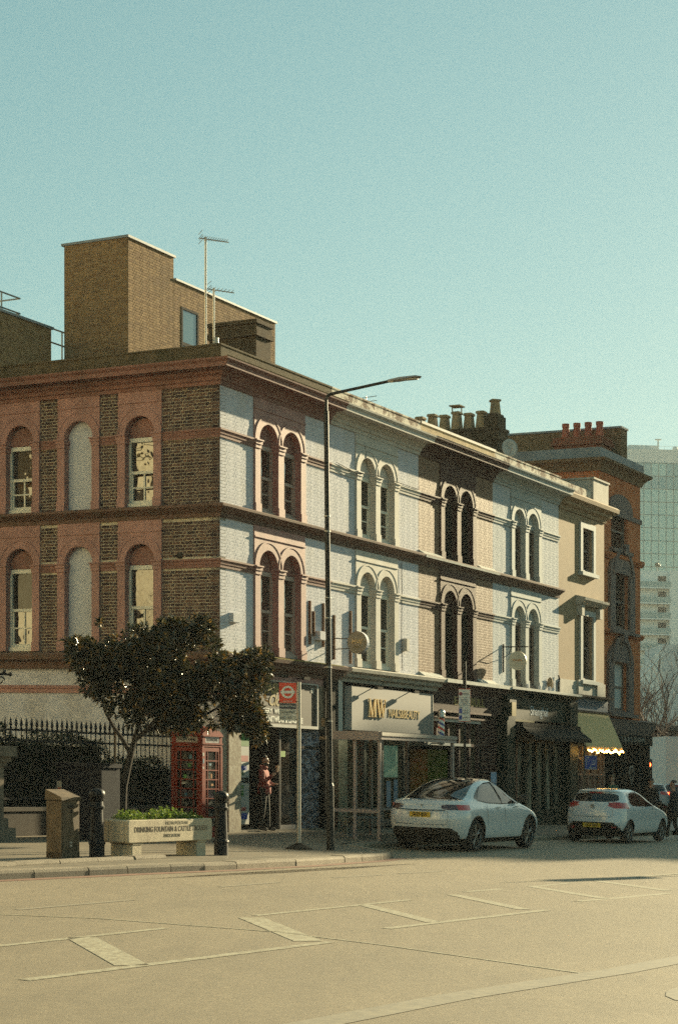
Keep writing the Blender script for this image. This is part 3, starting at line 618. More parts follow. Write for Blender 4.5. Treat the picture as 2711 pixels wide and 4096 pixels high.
def aerial(label, u, p, z0, z1, n, L, rot, seed):
    t = thing('tv_aerial', label, 'aerial', wpt(u, p, z0), TH, 'television aerials on the corner house roof')
    m = MB(); m.tube([(0, 0, 0), (0, 0, z1 - z0)], .028, 6); m.build('mast', M['alu'], t)
    b = MB(); c, s = math.cos(rot), math.sin(rot); b.tube([(-.15 * c, -.15 * s, z1 - z0 - .04), (L * c, L * s, z1 - z0 - .06)], .014, 5)
    for i in range(n):
        d = -.1 + (L + .05) * i / (n - 1); w_ = .20 - .08 * i / n
        b.tube([(d * c - w_ * s, d * s + w_ * c, z1 - z0 - .03), (d * c + w_ * s, d * s - w_ * c, z1 - z0 - .03)], .008, 4)
    b.build('boom', M['alu'], t); r = MB(); c, s = math.cos(rot), math.sin(rot)
    for dz in (-.12, .0, .1): r.tube([(-.12 * c - .2 * s, -.12 * s + .2 * c, z1 - z0 + dz), (-.12 * c + .2 * s, -.12 * s - .2 * c, z1 - z0 + dz)], .008, 4)
    r.build('reflector', M['alu'], t); return t
aerial('tall tv aerial on a slim pole on the corner house roof', .55, -.75, 10.7, 13.75, 12, .55, -.75, 1)
aerial('shorter tv aerial on the roof beside the dark chimney', 1.2, -.95, 10.7, 12.75, 7, .5, -.7, 2)
fl = thing('flue_pipe', 'short pale pipe on the roof corner beside the tall aerial', 'pipe', wpt(.75, -.6, 10.7), TH)
b = MB(); b.tube([(0, 0, 0), (0, 0, .75)], .07, 10); b.build('pipe', M['lead'], fl)
t = thing('tv_aerial', 'small distant tv aerial behind the row of chimney pots', 'aerial', wpt(19.0, -6.5, 10.7), TH); b = MB(); b.tube([(0, 0, 0), (0, 0, 3.3)], .02, 5)
for dz in (2.9, 3.1, 3.25): b.tube([(-.1, -.45, dz), (.1, .45, dz)], .012, 4)
b.build('mast', M['alu'], t)
d = thing('satellite_dish', 'round pale satellite dish above the parapet of the blue house', 'dish', wpt(17.0, -.45, 11.08), TH - .75)
b = MB(); b.tube([(0, 0, 0), (0, 0, .35), (0, -.08, .42)], .02, 6); b.build('mount', M['alu'], d)
b = MB(); b.add([(r * math.cos(2 * PI * j / 20), -.12 - .06 * (r / .26) ** 2 + (0 if k < 4 else .012), .45 + r * 1.08 * math.sin(2 * PI * j / 20)) for k, r in enumerate((.02, .1, .18, .26, .26, .15)) for j in range(20)], [(k * 20 + j, k * 20 + (j + 1) % 20, (k + 1) * 20 + (j + 1) % 20, (k + 1) * 20 + j) for k in range(5) for j in range(20)])
b.build('reflector', mat('grey_dish', (.40, .40, .38), .6), d, smooth=True)
b = MB(); b.tube([(0, -.12, .25), (0, -.4, .4)], .012, 5); b.ball((0, -.4, .42), .035); b.build('receiver_arm', M['alu'], d)

# ---- brick blocks behind the corner house
def place_block(name, label, u, p): return thing(name, label, 'building', wpt(u, p, 0), TH)
bb = place_block('brick_building', 'tall sandy brick block with a stepped roof behind the corner house', 7.8, -8.2)
btf = lambda a, q, z: (a, -q, z)
b = MB(btf); b.box(0.02, 2.28, -2.3, -.02, 8, 16.5); b.box(2.28, 8.1, -3.0, -.02, 8, 15.86); b.build('core', M['ymortar'], bb)
BW = (2.70, 3.62, 12.6, 15.2)
wl = MB(btf); wl.plate([(0, 11), (8.12, 11), (8.12, 15.9), (2.3, 15.9), (2.3, 16.55), (0, 16.55)], [rect(BW[0], BW[1], BW[2], BW[3])], -.015, 0); wo_ = wl.build('wall', M['ymortar'], bb)
bricks(wo_, btf, 'block', [(0, 2.3, 12.2, 16.55), (2.3, 8.1, 12.2, 15.88)], [BW], M['yellow'], 150, near=lambda b: (b[0], -b[1]), seed=9, proud=.004)
lt2 = lambda v_, q, z: (-q, v_, z)
wl = MB(lt2); wl.plate(rect(0, 2.28, 11, 16.55), [], -.015, 0); wo_ = wl.build('end_wall', M['ymortar'], bb); bricks(wo_, lt2, 'blockend', [(0, 2.28, 12.6, 16.55)], [], M['yellow'], 150, near=lambda b: (-b[1], b[0]), seed=10, proud=.004)
f = MB(btf); f.box(BW[0], BW[0] + .07, -.06, .02, BW[2], BW[3]); f.box(BW[1] - .07, BW[1], -.06, .02, BW[2], BW[3]); f.box(BW[0] + .07, BW[1] - .07, -.06, .02, BW[3] - .07, BW[3]); f.box(BW[0] + .07, BW[1] - .07, -.06, .02, 14.05, 14.15); wn = f.build('window', M['blackm'], bb)
for y0, y1 in ((12.7, 14.05), (14.15, 15.13)):
    f = MB(btf); f.quad((BW[0] + .07, -.01, y0), (BW[1] - .07, -.01, y0), (BW[1] - .07, -.01, y1), (BW[0] + .07, -.01, y1)); f.build('pane', M['glasssky'], wn)
f = MB(btf); f.box(-.05, 2.36, -2.36, .05, 16.55, 16.62); f.box(2.36, 8.18, -3.06, .05, 15.9, 15.96); f.build('coping', M['slate'], bb)
lb = place_block('brick_building', 'low sandy brick block with roof railings behind the far left of the side wall', 0.5, -10.)
b = MB(btf); b.box(-6.0, 6.06, -5, -.02, 8, 13.75); b.build('core', M['ymortar'], lb)
wl = MB(btf); wl.plate(rect(-6, 6.08, 10, 13.8), [], -.015, 0); wo_ = wl.build('wall', M['ymortar'], lb); bricks(wo_, btf, 'lowblock', [(2.6, 6.08, 11.9, 13.78)], [], M['yellow'], 120, near=lambda b: -b[0], seed=11, proud=.004)
f = MB(btf); f.box(-6, 6.14, -5, .06, 13.8, 13.87); f.build('coping', M['slate'], lb)
rl = MB(btf)
for z in (14.12, 14.55): rl.tube([(0, -.5, z), (5.3, -.5, z), (5.3, -3.5, z)], .025, 6)
for a in (4.5, 2.5, .5): rl.tube([(a, -.5, 13.85), (a, -.5, 14.55)], .025, 6)
rl.tube([(4.5, -.5, 14.12), (3.3, -.5, 13.87)], .02, 6)
rl.build('roof_railing', M['steel'], lb)
rr2 = thing('roof_railing', 'thin grey railing on the roof left of the tall sandy brick block', 'railing', wpt(8.2, -11.5, 13.3), TH)
b = MB(btf); b.tube([(0, 0, 1.1), (1.6, 0, 1.1)], .025, 6); b.tube([(0, 0, .68), (1.6, 0, .68)], .025, 6)
for a in (0, .8, 1.6): b.tube([(a, 0, -.4), (a, 0, 1.1)], .025, 6)
b.build('rail', M['steel'], rr2); b = MB(btf); b.box(-1, 3, -2, .1, -.4, -.3); b.build('roof_slab', M['roof'], rr2)

# ---- red brick pub across the side street
rb = thing('red_brick_building', 'tall red brick corner pub with purple stone window arches beyond the terrace', 'pub', wpt(30., -2.47, 0), TH); rtf = lambda a, q, z: (a - 30., -q, z)
E6 = 34.55
RW = [(31.35, 32.95, 3.95, 5.85, 6.30), (31.5, 33.1, 7.15, 9.28, 8.85), (31.3, 33.05, 10.2, 11.68, 11.68)]
b = MB(rtf); b.box(30.02, E6 - .02, -9, -.3, 0, 13.4); b.build('body', M['redbrick'], rb)
b = MB(rtf); b.plate(rect(30, E6, 3.4, 13.05), [rect(a, c, z, y) for a, c, z, y, s in RW], -.3, 0); b.build('wall', M['redbrick'], rb)
for i, (a, c, z, y, s) in enumerate(RW):
    m_ = (a + c) / 2; r_ = (c - a) / 2; f = MB(rtf)
    if i < 2:
        hh = y - .35
        f.plate([(a - .55, z - .1)] + [(m_ + (r_ + .55) * math.cos(PI - PI * k / 16), hh + .35 + (r_ + .45) * .62 * math.sin(PI * k / 16)) for k in range(17)] + [(c + .55, z - .1)], [rect(a, c, z, y)], 0, .12)
        f.ring(m_, hh + .3, r_ + .1, r_ + .3, .12, .18, n=14); f.box(m_ - .2, m_ + .2, .1, .3, hh + 1.1, hh + 1.5); f.box(a - .7, c + .7, 0, .28, z - .22, z - .1)
    else:
        f.plate([(a - .35, y - .2)] + [(m_ + (r_ + .4) * math.cos(PI - PI * k / 12), y + .05 + .62 * math.sin(PI * k / 12)) for k in range(13)] + [(c + .35, y - .2)], [], 0, .1); f.box(a - .2, c + .2, 0, .2, z - .14, z); f.box(c + .35, E6 - 0, 0, .08, y - .2, y - .02)
    f.build('window_surround', M['stonep'], rb)
    sash(rb, rtf, a, c, z, y, (z + y) / 2, -.15, M['framedk'], M['glass'] if i else M['blind'], split=False, head=.06)
b = MB(rtf); b.mould([(-.02, 9.76), (.06, 9.76), (.16, 9.9), (.16, 10.0), (-.02, 10.04)], 30, E6 + .1); b.mould([(-.02, 6.86), (.06, 6.86), (.16, 6.98), (.16, 7.05), (-.02, 7.08)], 30, E6 + .1); b.build('string_course', M['redbrick'], rb)
RC = [(-.05, 12.98), (.05, 12.98), (.10, 13.1), (.22, 13.25), (.36, 13.33), (.40, 13.42), (-.05, 13.45)]
b = MB(rtf); b.mould(RC, 30, E6, -1, 1); b.add([(30 - q, q if i == 0 else -9, z) for i in (0, 1) for q, z in RC], [(j, (j + 1) % 7, 7 + (j + 1) % 7, 7 + j) for j in range(7)]); b.build('cornice', mat('brown_cornice', (.20, .125, .07), .8, spec=.15), rb)
b = MB(rtf); b.box(29.9, E6 + .1, -9, .1, 13.45, 13.85); b.build('parapet', M['slate'], rb)
b = MB(rtf); b.mould([(-.02, 3.1), (.12, 3.1), (.2, 3.25), (.3, 3.5), (.36, 3.6), (-.02, 3.66)], 30, E6 + 1.0); b.box(30, E6 + 1, -.3, .1, 2.68, 3.1); b.build('shop_cornice', M['stonep'], rb)
b = MB(rtf); b.box(30.1, E6 + 1, .1, .16, 2.66, 3.06); sg = b.build('fascia_sign', M['blackm'], rb)
text('C U L T & B L O O M', .26, mat('dim_sign_letter', (.30, .28, .24), .6), rb, (2.66, -.165, 2.87), sx=1.62)
b = MB(rtf); b.box(30, E6 + 1, -.4, -.3, 0, 2.7); b.build('shop_window', M['glass'], rb); b = MB(rtf)
for a in (30, 31.2, 32.6, 34.2, 35.3): b.box(a, a + .16, -.3, .08, 0, 2.68)
b.box(30, E6 + 1, -.3, .04, 0, .6); b.build('shop_front', M['blackm'], rb)
b = MB(rtf); b.prism([(33.0, 1.55), (33.3, 1.1), (33.6, 1.55), (33.45, 1.85), (33.15, 1.85)], .06, .1); b.prism([(33.07, 1.55), (33.3, 1.2), (33.53, 1.55), (33.4, 1.77), (33.2, 1.77)], .1, .105, 1); b.build('diamond_badge', [M['steel'], M['blackm']], rb)
# brown wall and red chimney rising behind the pub
rw = thing('brick_building', 'broad brown brick block with red chimney stack and four red pots behind the pub', 'building', (6.9, 75, 0), TH - PI / 2)
b = MB(); b.box(-1.5, 5.0, 0, .7, 0, 15.35); b.build('wall', M['tanbrick'], rw); b = MB(); b.box(-1.55, 5.04, -.05, .75, 15.35, 15.43); b.build('coping', M['slate'], rw)
stk = MB(); stk.box(2.75, 4.7, -1.5, -.3, 8, 14.5); stk.box(2.65, 4.8, -1.6, -.2, 14.5, 14.66); stk.box(2.7, 4.75, -1.55, -.25, 14.66, 14.82); ck = stk.build('chimney', M['redstack'], rw)
for i in range(4):
    q = MB(); q.lathe_at((3.0 + .48 * i, -.9, 14.82), [(.17, 0), (.13, .5), (.15, .52), (.15, .66), (.1, .67)], 12); q.build('chimney_pot', M['potred'], ck)
# ================================================================ shop fronts (parts of their houses)
def bx1(parent, tf, name, m, *boxes):
    b = MB(tf)
    for k in boxes: b.box(*k)
    return b.build(name, m, parent)
def pane1(parent, tf, m, a0, a1, q, z0, z1, name='pane'):
    b = MB(tf); b.quad((a0, q, z0), (a1, q, z0), (a1, q, z1), (a0, q, z1)); return b.build(name, m, parent, norm=False)
graf = blotmat('graffiti', [(0, (.03, .025, .03)), (.42, (.06, .055, .075)), (.5, (.27, .26, .30)), (.56, (.05, .045, .05)), (.66, (.20, .05, .04)), (.72, (.04, .04, .04))], 3.2, (1, 1, 1.5), .6, detail=4)
stick = blotmat('torn_stickers', [(0, (.34, .29, .21)), (.44, (.24, .19, .135)), (.53, (.38, .335, .255)), (.60, (.17, .13, .09)), (.63, (.30, .255, .19)), (.70, (.20, .08, .055)), (.72, (.34, .30, .22))], 7.0, (1, 1, .7), .8, detail=6)
# --- corner shop
def shop_fascia_lights(parent, tf, us_, q, z):
    for u in us_:
        b = MB(tf); b.tube([(u, 0, z), (u, q, z + .03)], .015, 5); b.box(u - .16, u + .12, q - .05, q + .05, z - .02, z + .05); b.build('spot_light', M['blackm'], parent)
t = h1; tf = tf1
b = MB(tf); b.mould(SHOPC, 0, 5.25, -1); b.build('shop_cornice', M['ledge'], t)
b = MB(tf); b.mould([(.3, 4.06), (.44, 4.055), (.44, 4.075), (.02, 4.13)], 0, 5.0, -1); b.build('moss_strip', M['moss'], t)
bx1(t, tf, 'shop_frieze', M['pink'], (.3, 5.0, -.1, .06, 3.54, 3.74))
bx1(t, tf, 'corner_pillar', stick, (.30, .82, -.24, .05, -.05, 3.56))
b = MB(tf); b.box(.0, .3, -.24, 0, -.1, 3.6); b.build('corner_return', stick, t)
fb = bx1(t, tf, 'fascia_sign', mat('black_gloss_sign', (.045, .034, .024), .5, var=.1, spec=.3, bump=0), (.9, 4.20, -.1, .10, 2.52, 3.54))
bx1(t, tf, 'fascia_frame', M['cream'], (.86, 4.24, .06, .14, 2.46, 2.53), (4.19, 4.24, .06, .14, 2.53, 3.56), (.86, 4.24, .06, .125, 3.54, 3.57))
bx1(t, tf, 'fascia_board', mat('brown_board', (.12, .085, .05), .5), (4.26, 4.62, -.1, .07, 2.46, 3.54))
text('82', .17, M['wlet'], fb, (4.0, -.105, 3.40), sx=.9); text('Clothing', .36, M['golddk'], fb, (2.55, -.105, 3.08), shear=.35, bold=.008)
text('FASHION', .34, M['golddk'], fb, (2.45, -.105, 3.36), bold=.012)
text('HOSIERY  WHOLESALE', .17, M['wlet'], fb, (2.3, -.105, 2.83), bold=.006); text('UNDERWEAR-KNITWEAR & LINGERIE', .19, M['wlet'], fb, (2.15, -.105, 2.64), sx=.86, bold=.008)
shop_fascia_lights(t, tf, (2.3, 3.35), .3, 3.66)
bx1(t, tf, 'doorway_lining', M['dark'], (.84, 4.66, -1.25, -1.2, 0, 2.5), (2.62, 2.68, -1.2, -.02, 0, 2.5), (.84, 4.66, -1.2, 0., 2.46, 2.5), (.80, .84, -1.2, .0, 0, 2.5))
po = bx1(t, tf, 'poster_board', mat('poster_white', (.34, .33, .30), .6, var=.08, bump=0), (.86, 1.34, -.12, -.06, .16, 2.44))
G1, G2 = mat('poster_green', (.05, .15, .03), .6, bump=0), mat('poster_red', (.30, .06, .05), .6, bump=0)
for z0, z1, a0, a1, m_ in ((1.98, 2.3, .87, 1.33, G1), (1.62, 1.76, .87, 1.3, G2), (1.42, 1.52, .87, 1.24, M['blue']), (.80, .94, .88, 1.1, G1), (.98, 1.06, .88, 1.1, G1), (.28, .42, .89, 1.26, M['blue']), (.46, .54, .95, 1.2, G2)): bx1(po, tf, 'poster_band', m_, (a0, a1, -.06, -.056, z0, z1))
text('SOCKS', .16, M['blackm'], po, (1.10, .054, 1.18), sx=.8, bold=.008); text('BEST', .10, G1, po, (1.02, .054, 1.33), sx=.9)
bx1(t, tf, 'shop_window_frame', M['greyp'], (2.62, 2.70, -.1, -.02, 0, 2.46), (3.5, 3.62, -.1, -.0, 0, 2.46), (2.7, 3.5, -.1, -.02, .0, .12))
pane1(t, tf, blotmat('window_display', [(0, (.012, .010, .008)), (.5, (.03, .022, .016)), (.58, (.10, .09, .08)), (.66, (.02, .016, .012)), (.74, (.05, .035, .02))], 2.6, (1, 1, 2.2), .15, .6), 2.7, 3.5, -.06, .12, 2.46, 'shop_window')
bx1(t, tf, 'green_price_card', mat('lime_card', (.16, .30, .02), .6), (2.74, 2.95, -.05, -.04, 1.72, 1.86))
bx1(t, tf, 'graffiti_door', graf, (3.64, 4.62, -.1, -.05, .02, 2.46)); bx1(t, tf, 'door_rail', M['blackm'], (3.7, 4.58, -.05, -.02, 1.98, 2.04))
bx1(t, tf, 'shop_pier', M['blackm'], (4.62, 5.28, -.2, .12, -.05, 3.72))
bx1(t, tf, 'shop_step', M['slab'], (.84, 4.62, -1.2, .05, -.12, .015))
# box, slim boards on the upper wall
def wallbox(label, u, q, z0, z1, wd, m=None):
    o = thing('wall_box', label, 'box', wpt(u, 0, z0), TH); b = MB(btf); b.box(0, wd, -.005, q, 0, z1 - z0); b.box(.01, wd - .01, q, q + .008, .01, z1 - z0 - .01); b.build('casing', m or M['white'], o); return o
wallbox('small white box on the white wall left of the pink corner house windows', .38, .11, 4.80, 5.02, .30)
wallbox('white box between the slim brown boards above the shop cornice', 4.27, .16, 4.68, 4.90, .32)
wallbox('beige box on the cream wall right of the arched window pair', 9.0, .14, 4.72, 5.06, .16, M['cream'])
for i, (u, z0, z1) in enumerate(((3.98, 4.55, 5.62), (4.17, 4.77, 5.38), (4.65, 4.53, 5.62), (5.19, 4.25, 5.37), (6.05, 4.2, 5.55))):
    o = thing('wall_batten', ['leftmost slim brown upright board beside the pink surround', 'shortest slim brown upright board, just above the white box', 'slim brown upright board right of the white box', 'slim brown upright board just right of the street lamp post', 'slim brown upright board behind the round salon sign'][i], 'board', wpt(u, 0, z0), TH, 'slim upright boards on the first floor wall')
    b = MB(btf); b.box(0, .035, -.005, .07, 0, z1 - z0); b.build('board', mat('brown_batten', (.16, .075, .035), .8) if i == 0 else bpy.data.materials['brown_batten'], o)
# --- nail salon
t = h2; tf = tf2
b = MB(tf); b.mould(SHOPC, 5.45, 10.9); b.build('shop_cornice', M['stone'], t)
bx1(t, tf, 'shop_pilaster', M['cream'], (5.32, 5.54, -.2, .10, 2.45, 3.74)); tl = bx1(t, tf, 'tiled_pilaster', stick, (5.32, 5.84, -.2, .07, -.08, 2.45))
bx1(t, tf, 'reveal', M['blackm'], (5.54, 5.80, -.2, .02, 2.4, 3.72))
fb = bx1(t, tf, 'fascia_sign', M['grey'], (5.80, 10.40, -.1, .22, 2.50, 3.62)); bx1(t, tf, 'fascia_edge', M['cream'], (5.775, 5.80, -.1, .235, 2.5, 3.62)); bx1(t, tf, 'fascia_edge', M['cream'], (10.40, 10.43, -.1, .235, 2.5, 3.62))
shop_fascia_lights(t, tf, (6.9, 9.0), .42, 3.60)
def serif(parent, strokes, loc, m, h, q0, q1, name='lettering'):
    b = MB()
    for (x0, z0, x1, z1, wd) in strokes:
        dx, dz = x1 - x0, z1 - z0; l = math.hypot(dx, dz)
        if abs(dz) > abs(dx): b.prism([((x0 - wd / 2) * h, z0 * h), ((x0 + wd / 2) * h, z0 * h), ((x1 + wd / 2) * h, z1 * h), ((x1 - wd / 2) * h, z1 * h)], -q1, -q0)
        else: b.prism([(x0 * h, (z0 - wd / 2) * h), (x1 * h, (z1 - wd / 2) * h), (x1 * h, (z1 + wd / 2) * h), (x0 * h, (z0 + wd / 2) * h)], -q1, -q0)
    return b.build(name, m, parent, loc)
Mst = [(.10, 0, .16, 1, .045), (.16, 1, .46, 0, .13), (.46, 0, .74, 1, .05), (.78, 1, .80, 0, .15), (0, .02, .22, .02, .04), (.66, .02, .94, .02, .04), (.04, .98, .24, .98, .04), (.68, .98, .92, .98, .04)]
Wst = [(1.06, 1, 1.32, 0, .13), (1.32, 0, 1.52, .9, .045), (1.46, 1, 1.74, 0, .13), (1.74, 0, 1.98, 1, .045), (.96, .98, 1.2, .98, .04), (1.38, .98, 1.6, .98, .04), (1.88, .98, 2.08, .98, .04)]
serif(fb, Mst, (6.62 - 5.02, -.22, 2.86), M['gold'], .48, .012, .045); serif(fb, Wst, (6.62 - 5.02, -.22, 2.86), M['gold'], .48, .012, .045)
text('NAILS&BEAUTY', .33, M['gold'], fb, (8.70 - 5.02, -.232, 2.99), sx=.80, ext=.006)
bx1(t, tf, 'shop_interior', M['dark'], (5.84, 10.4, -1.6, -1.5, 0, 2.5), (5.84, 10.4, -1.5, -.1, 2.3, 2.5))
bx1(t, tf, 'shop_window_frame', M['framedk'], (6.95, 7.05, -.2, -.05, 0, 2.5), (7.95, 8.05, -.2, -.05, 0, 2.5), (9.2, 9.26, -.2, -.05, 0, 2.5), (5.84, 10.42, -.2, -.04, 0, .18), (5.84, 10.42, -.2, -.04, 2.36, 2.5), (10.36, 10.46, -.2, .0, 0, 2.5))
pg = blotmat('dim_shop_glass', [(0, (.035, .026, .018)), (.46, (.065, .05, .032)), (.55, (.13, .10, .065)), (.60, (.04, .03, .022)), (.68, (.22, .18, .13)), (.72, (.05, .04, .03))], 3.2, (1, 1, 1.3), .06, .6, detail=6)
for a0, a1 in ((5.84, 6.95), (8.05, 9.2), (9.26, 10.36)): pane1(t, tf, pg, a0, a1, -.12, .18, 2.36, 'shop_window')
dr = bx1(t, tf, 'shop_door', M['framedk'], (7.05, 7.15, -.16, -.08, .02, 2.36), (7.85, 7.95, -.16, -.08, .02, 2.36), (7.15, 7.85, -.16, -.08, .02, .2), (7.15, 7.85, -.16, -.08, 2.2, 2.36)); pane1(dr, tf, M['glass'], 7.15, 7.85, -.12, .2, 2.2); bx1(dr, tf, 'handle', M['steel'], (7.78, 7.82, -.08, -.03, .95, 1.35))
bx1(t, tf, 'pale_green_notice', mat('mint_notice', (.50, .66, .50), .8, var=.15, scale=6), (8.15, 8.95, -.11, -.10, 1.30, 2.15)); bx1(t, tf, 'blue_notice', mat('pale_blue_notice', (.26, .33, .45), .8, var=.4, scale=9), (8.3, 8.55, -.11, -.10, .5, 1.2), (8.72, 8.95, -.11, -.10, .35, 1.24))
# round hanging sign of the salon
ms = thing('hanging_sign', 'round beige sign with gold letters standing out from the cream wall', 'sign', wpt(5.22, 0, 4.67), TH)
b = MB(btf); b.disc((0, .72, 0), (1, 0, 0), .275, .11, 28); dk_ = b.build('disc', mat('beige_disc', (.36, .29, .19), .6, bump=0), ms)
b = MB(btf); b.tube([(0, 0, .12), (0, .5, .1)], .014, 6); b.tube([(0, 0, -.16), (0, .5, -.14)], .014, 6); b.build('bracket', M['rust'], ms)
b = MB(btf); b.lathe_at((0, 0, 0), [(.01, 0)], 4) if 0 else b.tube([(-.06, .72, 0), (.065, .72, 0)], [.285, .285], 28, cap=False); b.build('rim', M['white'], ms)
text('MW', .17, M['gold'], dk_, (-.062, -.72, .02), rot=SIDE, bold=.004); text('NAILS', .07, M['golddk'], dk_, (-.062, -.72, -.11), rot=SIDE)
cb = MB(btf)
cb.tube([(1.8, .03, 10.0), (1.86, .05, 9.6), (1.95, .04, 9.3)], .008, 4); cb.tube([(.2, .10, 9.22), (1.2, .11, 9.10), (2.2, .10, 9.22), (4.8, .10, 9.2)], .009, 4); cb.tube([(3.9, .03, 7.1), (3.92, .03, 6.3), (3.85, .05, 5.2), (3.95, .03, 4.2)], .009, 4); cb.build('cable', M['blackm'], h2)
# --- barber shop
t = h3; tf = tf3
b = MB(tf); b.mould(SHOPC, 10.9, 15.3); b.build('shop_cornice', M['maroon'], t); b = MB(tf); b.mould([(.3, 4.08), (.45, 3.98), (.455, 4.07), (.02, 4.14)], 10.9, 15.3); b.build('lead_flashing', M['lead'], t)
fb = bx1(t, tf, 'fascia_sign', mat('dark_maroon_fascia', (.050, .028, .022), .7, spec=.12), (10.46, 15.28, -.1, .12, 3.22, 3.72)); bx1(t, tf, 'fascia_rail', M['maroon'], (10.46, 14.75, .0, .20, 3.16, 3.22), (10.46, 14.3, -.1, .14, 3.0, 3.05))
text('EAST BULL', .34, M['golddk'], fb, (13.02 - 9.98, -.125, 3.50), sx=1.28, bold=.006)
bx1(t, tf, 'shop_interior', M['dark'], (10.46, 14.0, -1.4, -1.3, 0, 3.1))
bx1(t, tf, 'shop_window_frame', M['maroon'], *[(a, a + .09, -.2, -.02, .5, 3.02) for a in (10.50, 11.15, 11.9, 12.6, 13.3, 13.9)], (10.46, 14.0, -.2, .0, 2.22, 2.3), (10.46, 14.0, -.2, .02, .5, .58))
bx1(t, tf, 'transom_bar', M['cream'], (10.5, 13.95, -.05, .05, 2.9, 2.99), (10.5, 13.3, -.05, .04, 2.22, 2.30)); bx1(t, tf, 'stall_riser', M['maroon'], (10.46, 14.0, -.2, -.03, -.25, .5))
for i, a in enumerate((10.59, 11.24, 11.99, 12.69, 13.39)):
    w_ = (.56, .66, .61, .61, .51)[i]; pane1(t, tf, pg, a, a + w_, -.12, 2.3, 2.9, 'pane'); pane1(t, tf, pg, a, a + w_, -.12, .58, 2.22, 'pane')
sh = bx1(t, tf, 'louvred_panel', M['blackm'], (14.05, 15.25, -.2, -.03, -.25, 3.18))
for k in range(26):
    b = MB(tf); z = .2 + k * .112; b.add([(14.1, -.03, z), (15.2, -.03, z), (15.2, .025, z + .05), (14.1, .025, z + .05), (14.1, -.03, z + .09), (15.2, -.03, z + .09)], [(0, 1, 2, 3), (3, 2, 5, 4)]); b.build('slat', M['maroon'], sh)
bx1(t, tf, 'blue_notice', bpy.data.materials['pale_blue_notice'], (14.7, 15.1, .03, .04, .75, 1.5))
bp = thing('barber_pole', 'red white and blue striped barber pole with domed cap on the barber shop', 'barber pole', wpt(10.75, .32, 2.25), TH)
def stripe():
    m, n, b = newmat('barber_stripes'); c = n.nodes.new('ShaderNodeTexCoord'); s = n.nodes.new('ShaderNodeSeparateXYZ'); n.links.new(c.outputs['Object'], s.inputs[0])
    at = n.nodes.new('ShaderNodeMath'); at.operation = 'ARCTAN2'; n.links.new(s.outputs[1], at.inputs[0]); n.links.new(s.outputs[0], at.inputs[1])
    a = n.nodes.new('ShaderNodeMath'); a.operation = 'MULTIPLY'; a.inputs[1].default_value = 1 / (2 * PI); n.links.new(at.outputs[0], a.inputs[0])
    z = n.nodes.new('ShaderNodeMath'); z.operation = 'MULTIPLY_ADD'; z.inputs[1].default_value = 3.6; n.links.new(s.outputs[2], z.inputs[0]); n.links.new(a.outputs[0], z.inputs[2])
    f = n.nodes.new('ShaderNodeMath'); f.operation = 'FRACT'; n.links.new(z.outputs[0], f.inputs[0])
    r = ramp(n, f.outputs[0], [(0, (.6, .05, .03)), (.25, (.7, .68, .6)), (.5, (.03, .06, .25)), (.75, (.7, .68, .6))]); r.color_ramp.interpolation = 'CONSTANT'
    n.links.new(r.outputs[0], b.inputs['Base Color']); b.inputs['Roughness'].default_value = .25; return m
b = MB(); b.lathe([(.09, .05), (.09, .72)], n=18); b.build('striped_tube', stripe(), bp, smooth=False)
b = MB(); b.lathe([(.11, .72), (.11, .78), (.10, .80), (.12, .86), (.09, .94), (.02, .98)], n=18); b.build('dome_cap', M['alu'], bp, smooth=True); b = MB(); b.lathe([(.02, -.03), (.09, .0), (.11, .05)], n=18); b.build('bottom_cap', M['alu'], bp)
b = MB(); b.tube([(0, .3, .8), (0, 0, .8)], .02, 6); b.tube([(0, .3, .02), (0, 0, .02)], .02, 6); b.build('bracket', M['blackm'], bp)
# --- dark green shop
t = h4; tf = tf4
b = MB(tf); b.mould([(-.05, 3.80), (.12, 3.80), (.3, 3.92), (.45, 4.0), (.47, 4.07), (-.05, 4.11)], 15.3, 20.95); b.build('shop_cornice', M['greenblk'], t); b = MB(tf); b.mould([(.3, 4.09), (.475, 4.01), (.48, 4.075), (.02, 4.14)], 15.3, 20.9); b.build('lead_flashing', M['lead'], t)
fb = bx1(t, tf, 'fascia_sign', M['greenblk'], (15.9, 20.4, -.1, .16, 3.12, 3.8)); text('Shanghai', .42, mat('pale_blue_letter', (.42, .46, .50), .6, bump=0), fb, (18.05 - 14.9, -.165, 3.42), sx=.98)
bx1(t, tf, 'shop_pilaster', M['greenblk'], (15.3, 15.9, -.2, .3, -.3, 3.85), (15.35, 15.85, .3, .36, 3.3, 3.7)); bx1(t, tf, 'shop_pilaster', M['greenblk'], (20.3, 20.95, -.2, .3, -.3, 3.85)); bx1(t, tf, 'bracket_gilding', M['golddk'], (15.45, 15.75, .36, .39, 3.2, 3.62))
bx1(t, tf, 'fascia_rail', mat('brass_trim', (.20, .16, .07), .4), (15.5, 17.5, .16, .24, 3.06, 3.12))
b = MB(tf); b.box(16.2, 20.9, .05, .42, 2.82, 3.04); b.add([(16.2, .42, 2.9), (20.9, .42, 2.9), (20.9, .8, 2.62), (16.2, .8, 2.62), (16.2, .8, 2.52), (20.9, .8, 2.52)], [(0, 1, 2, 3), (3, 2, 5, 4)]); b.build('folded_awning', M['blackm'], t)
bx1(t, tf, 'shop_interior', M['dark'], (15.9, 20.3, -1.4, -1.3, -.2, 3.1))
bx1(t, tf, 'shop_window_frame', M['greenblk'], *[(a, a + .14, -.2, .02, -.3, 2.8) for a in (15.9, 16.5, 17.3, 18.1, 18.85, 19.55)], (15.9, 20.3, -.2, .02, -.3, .35), (15.9, 20.3, -.2, .02, 2.45, 2.85))
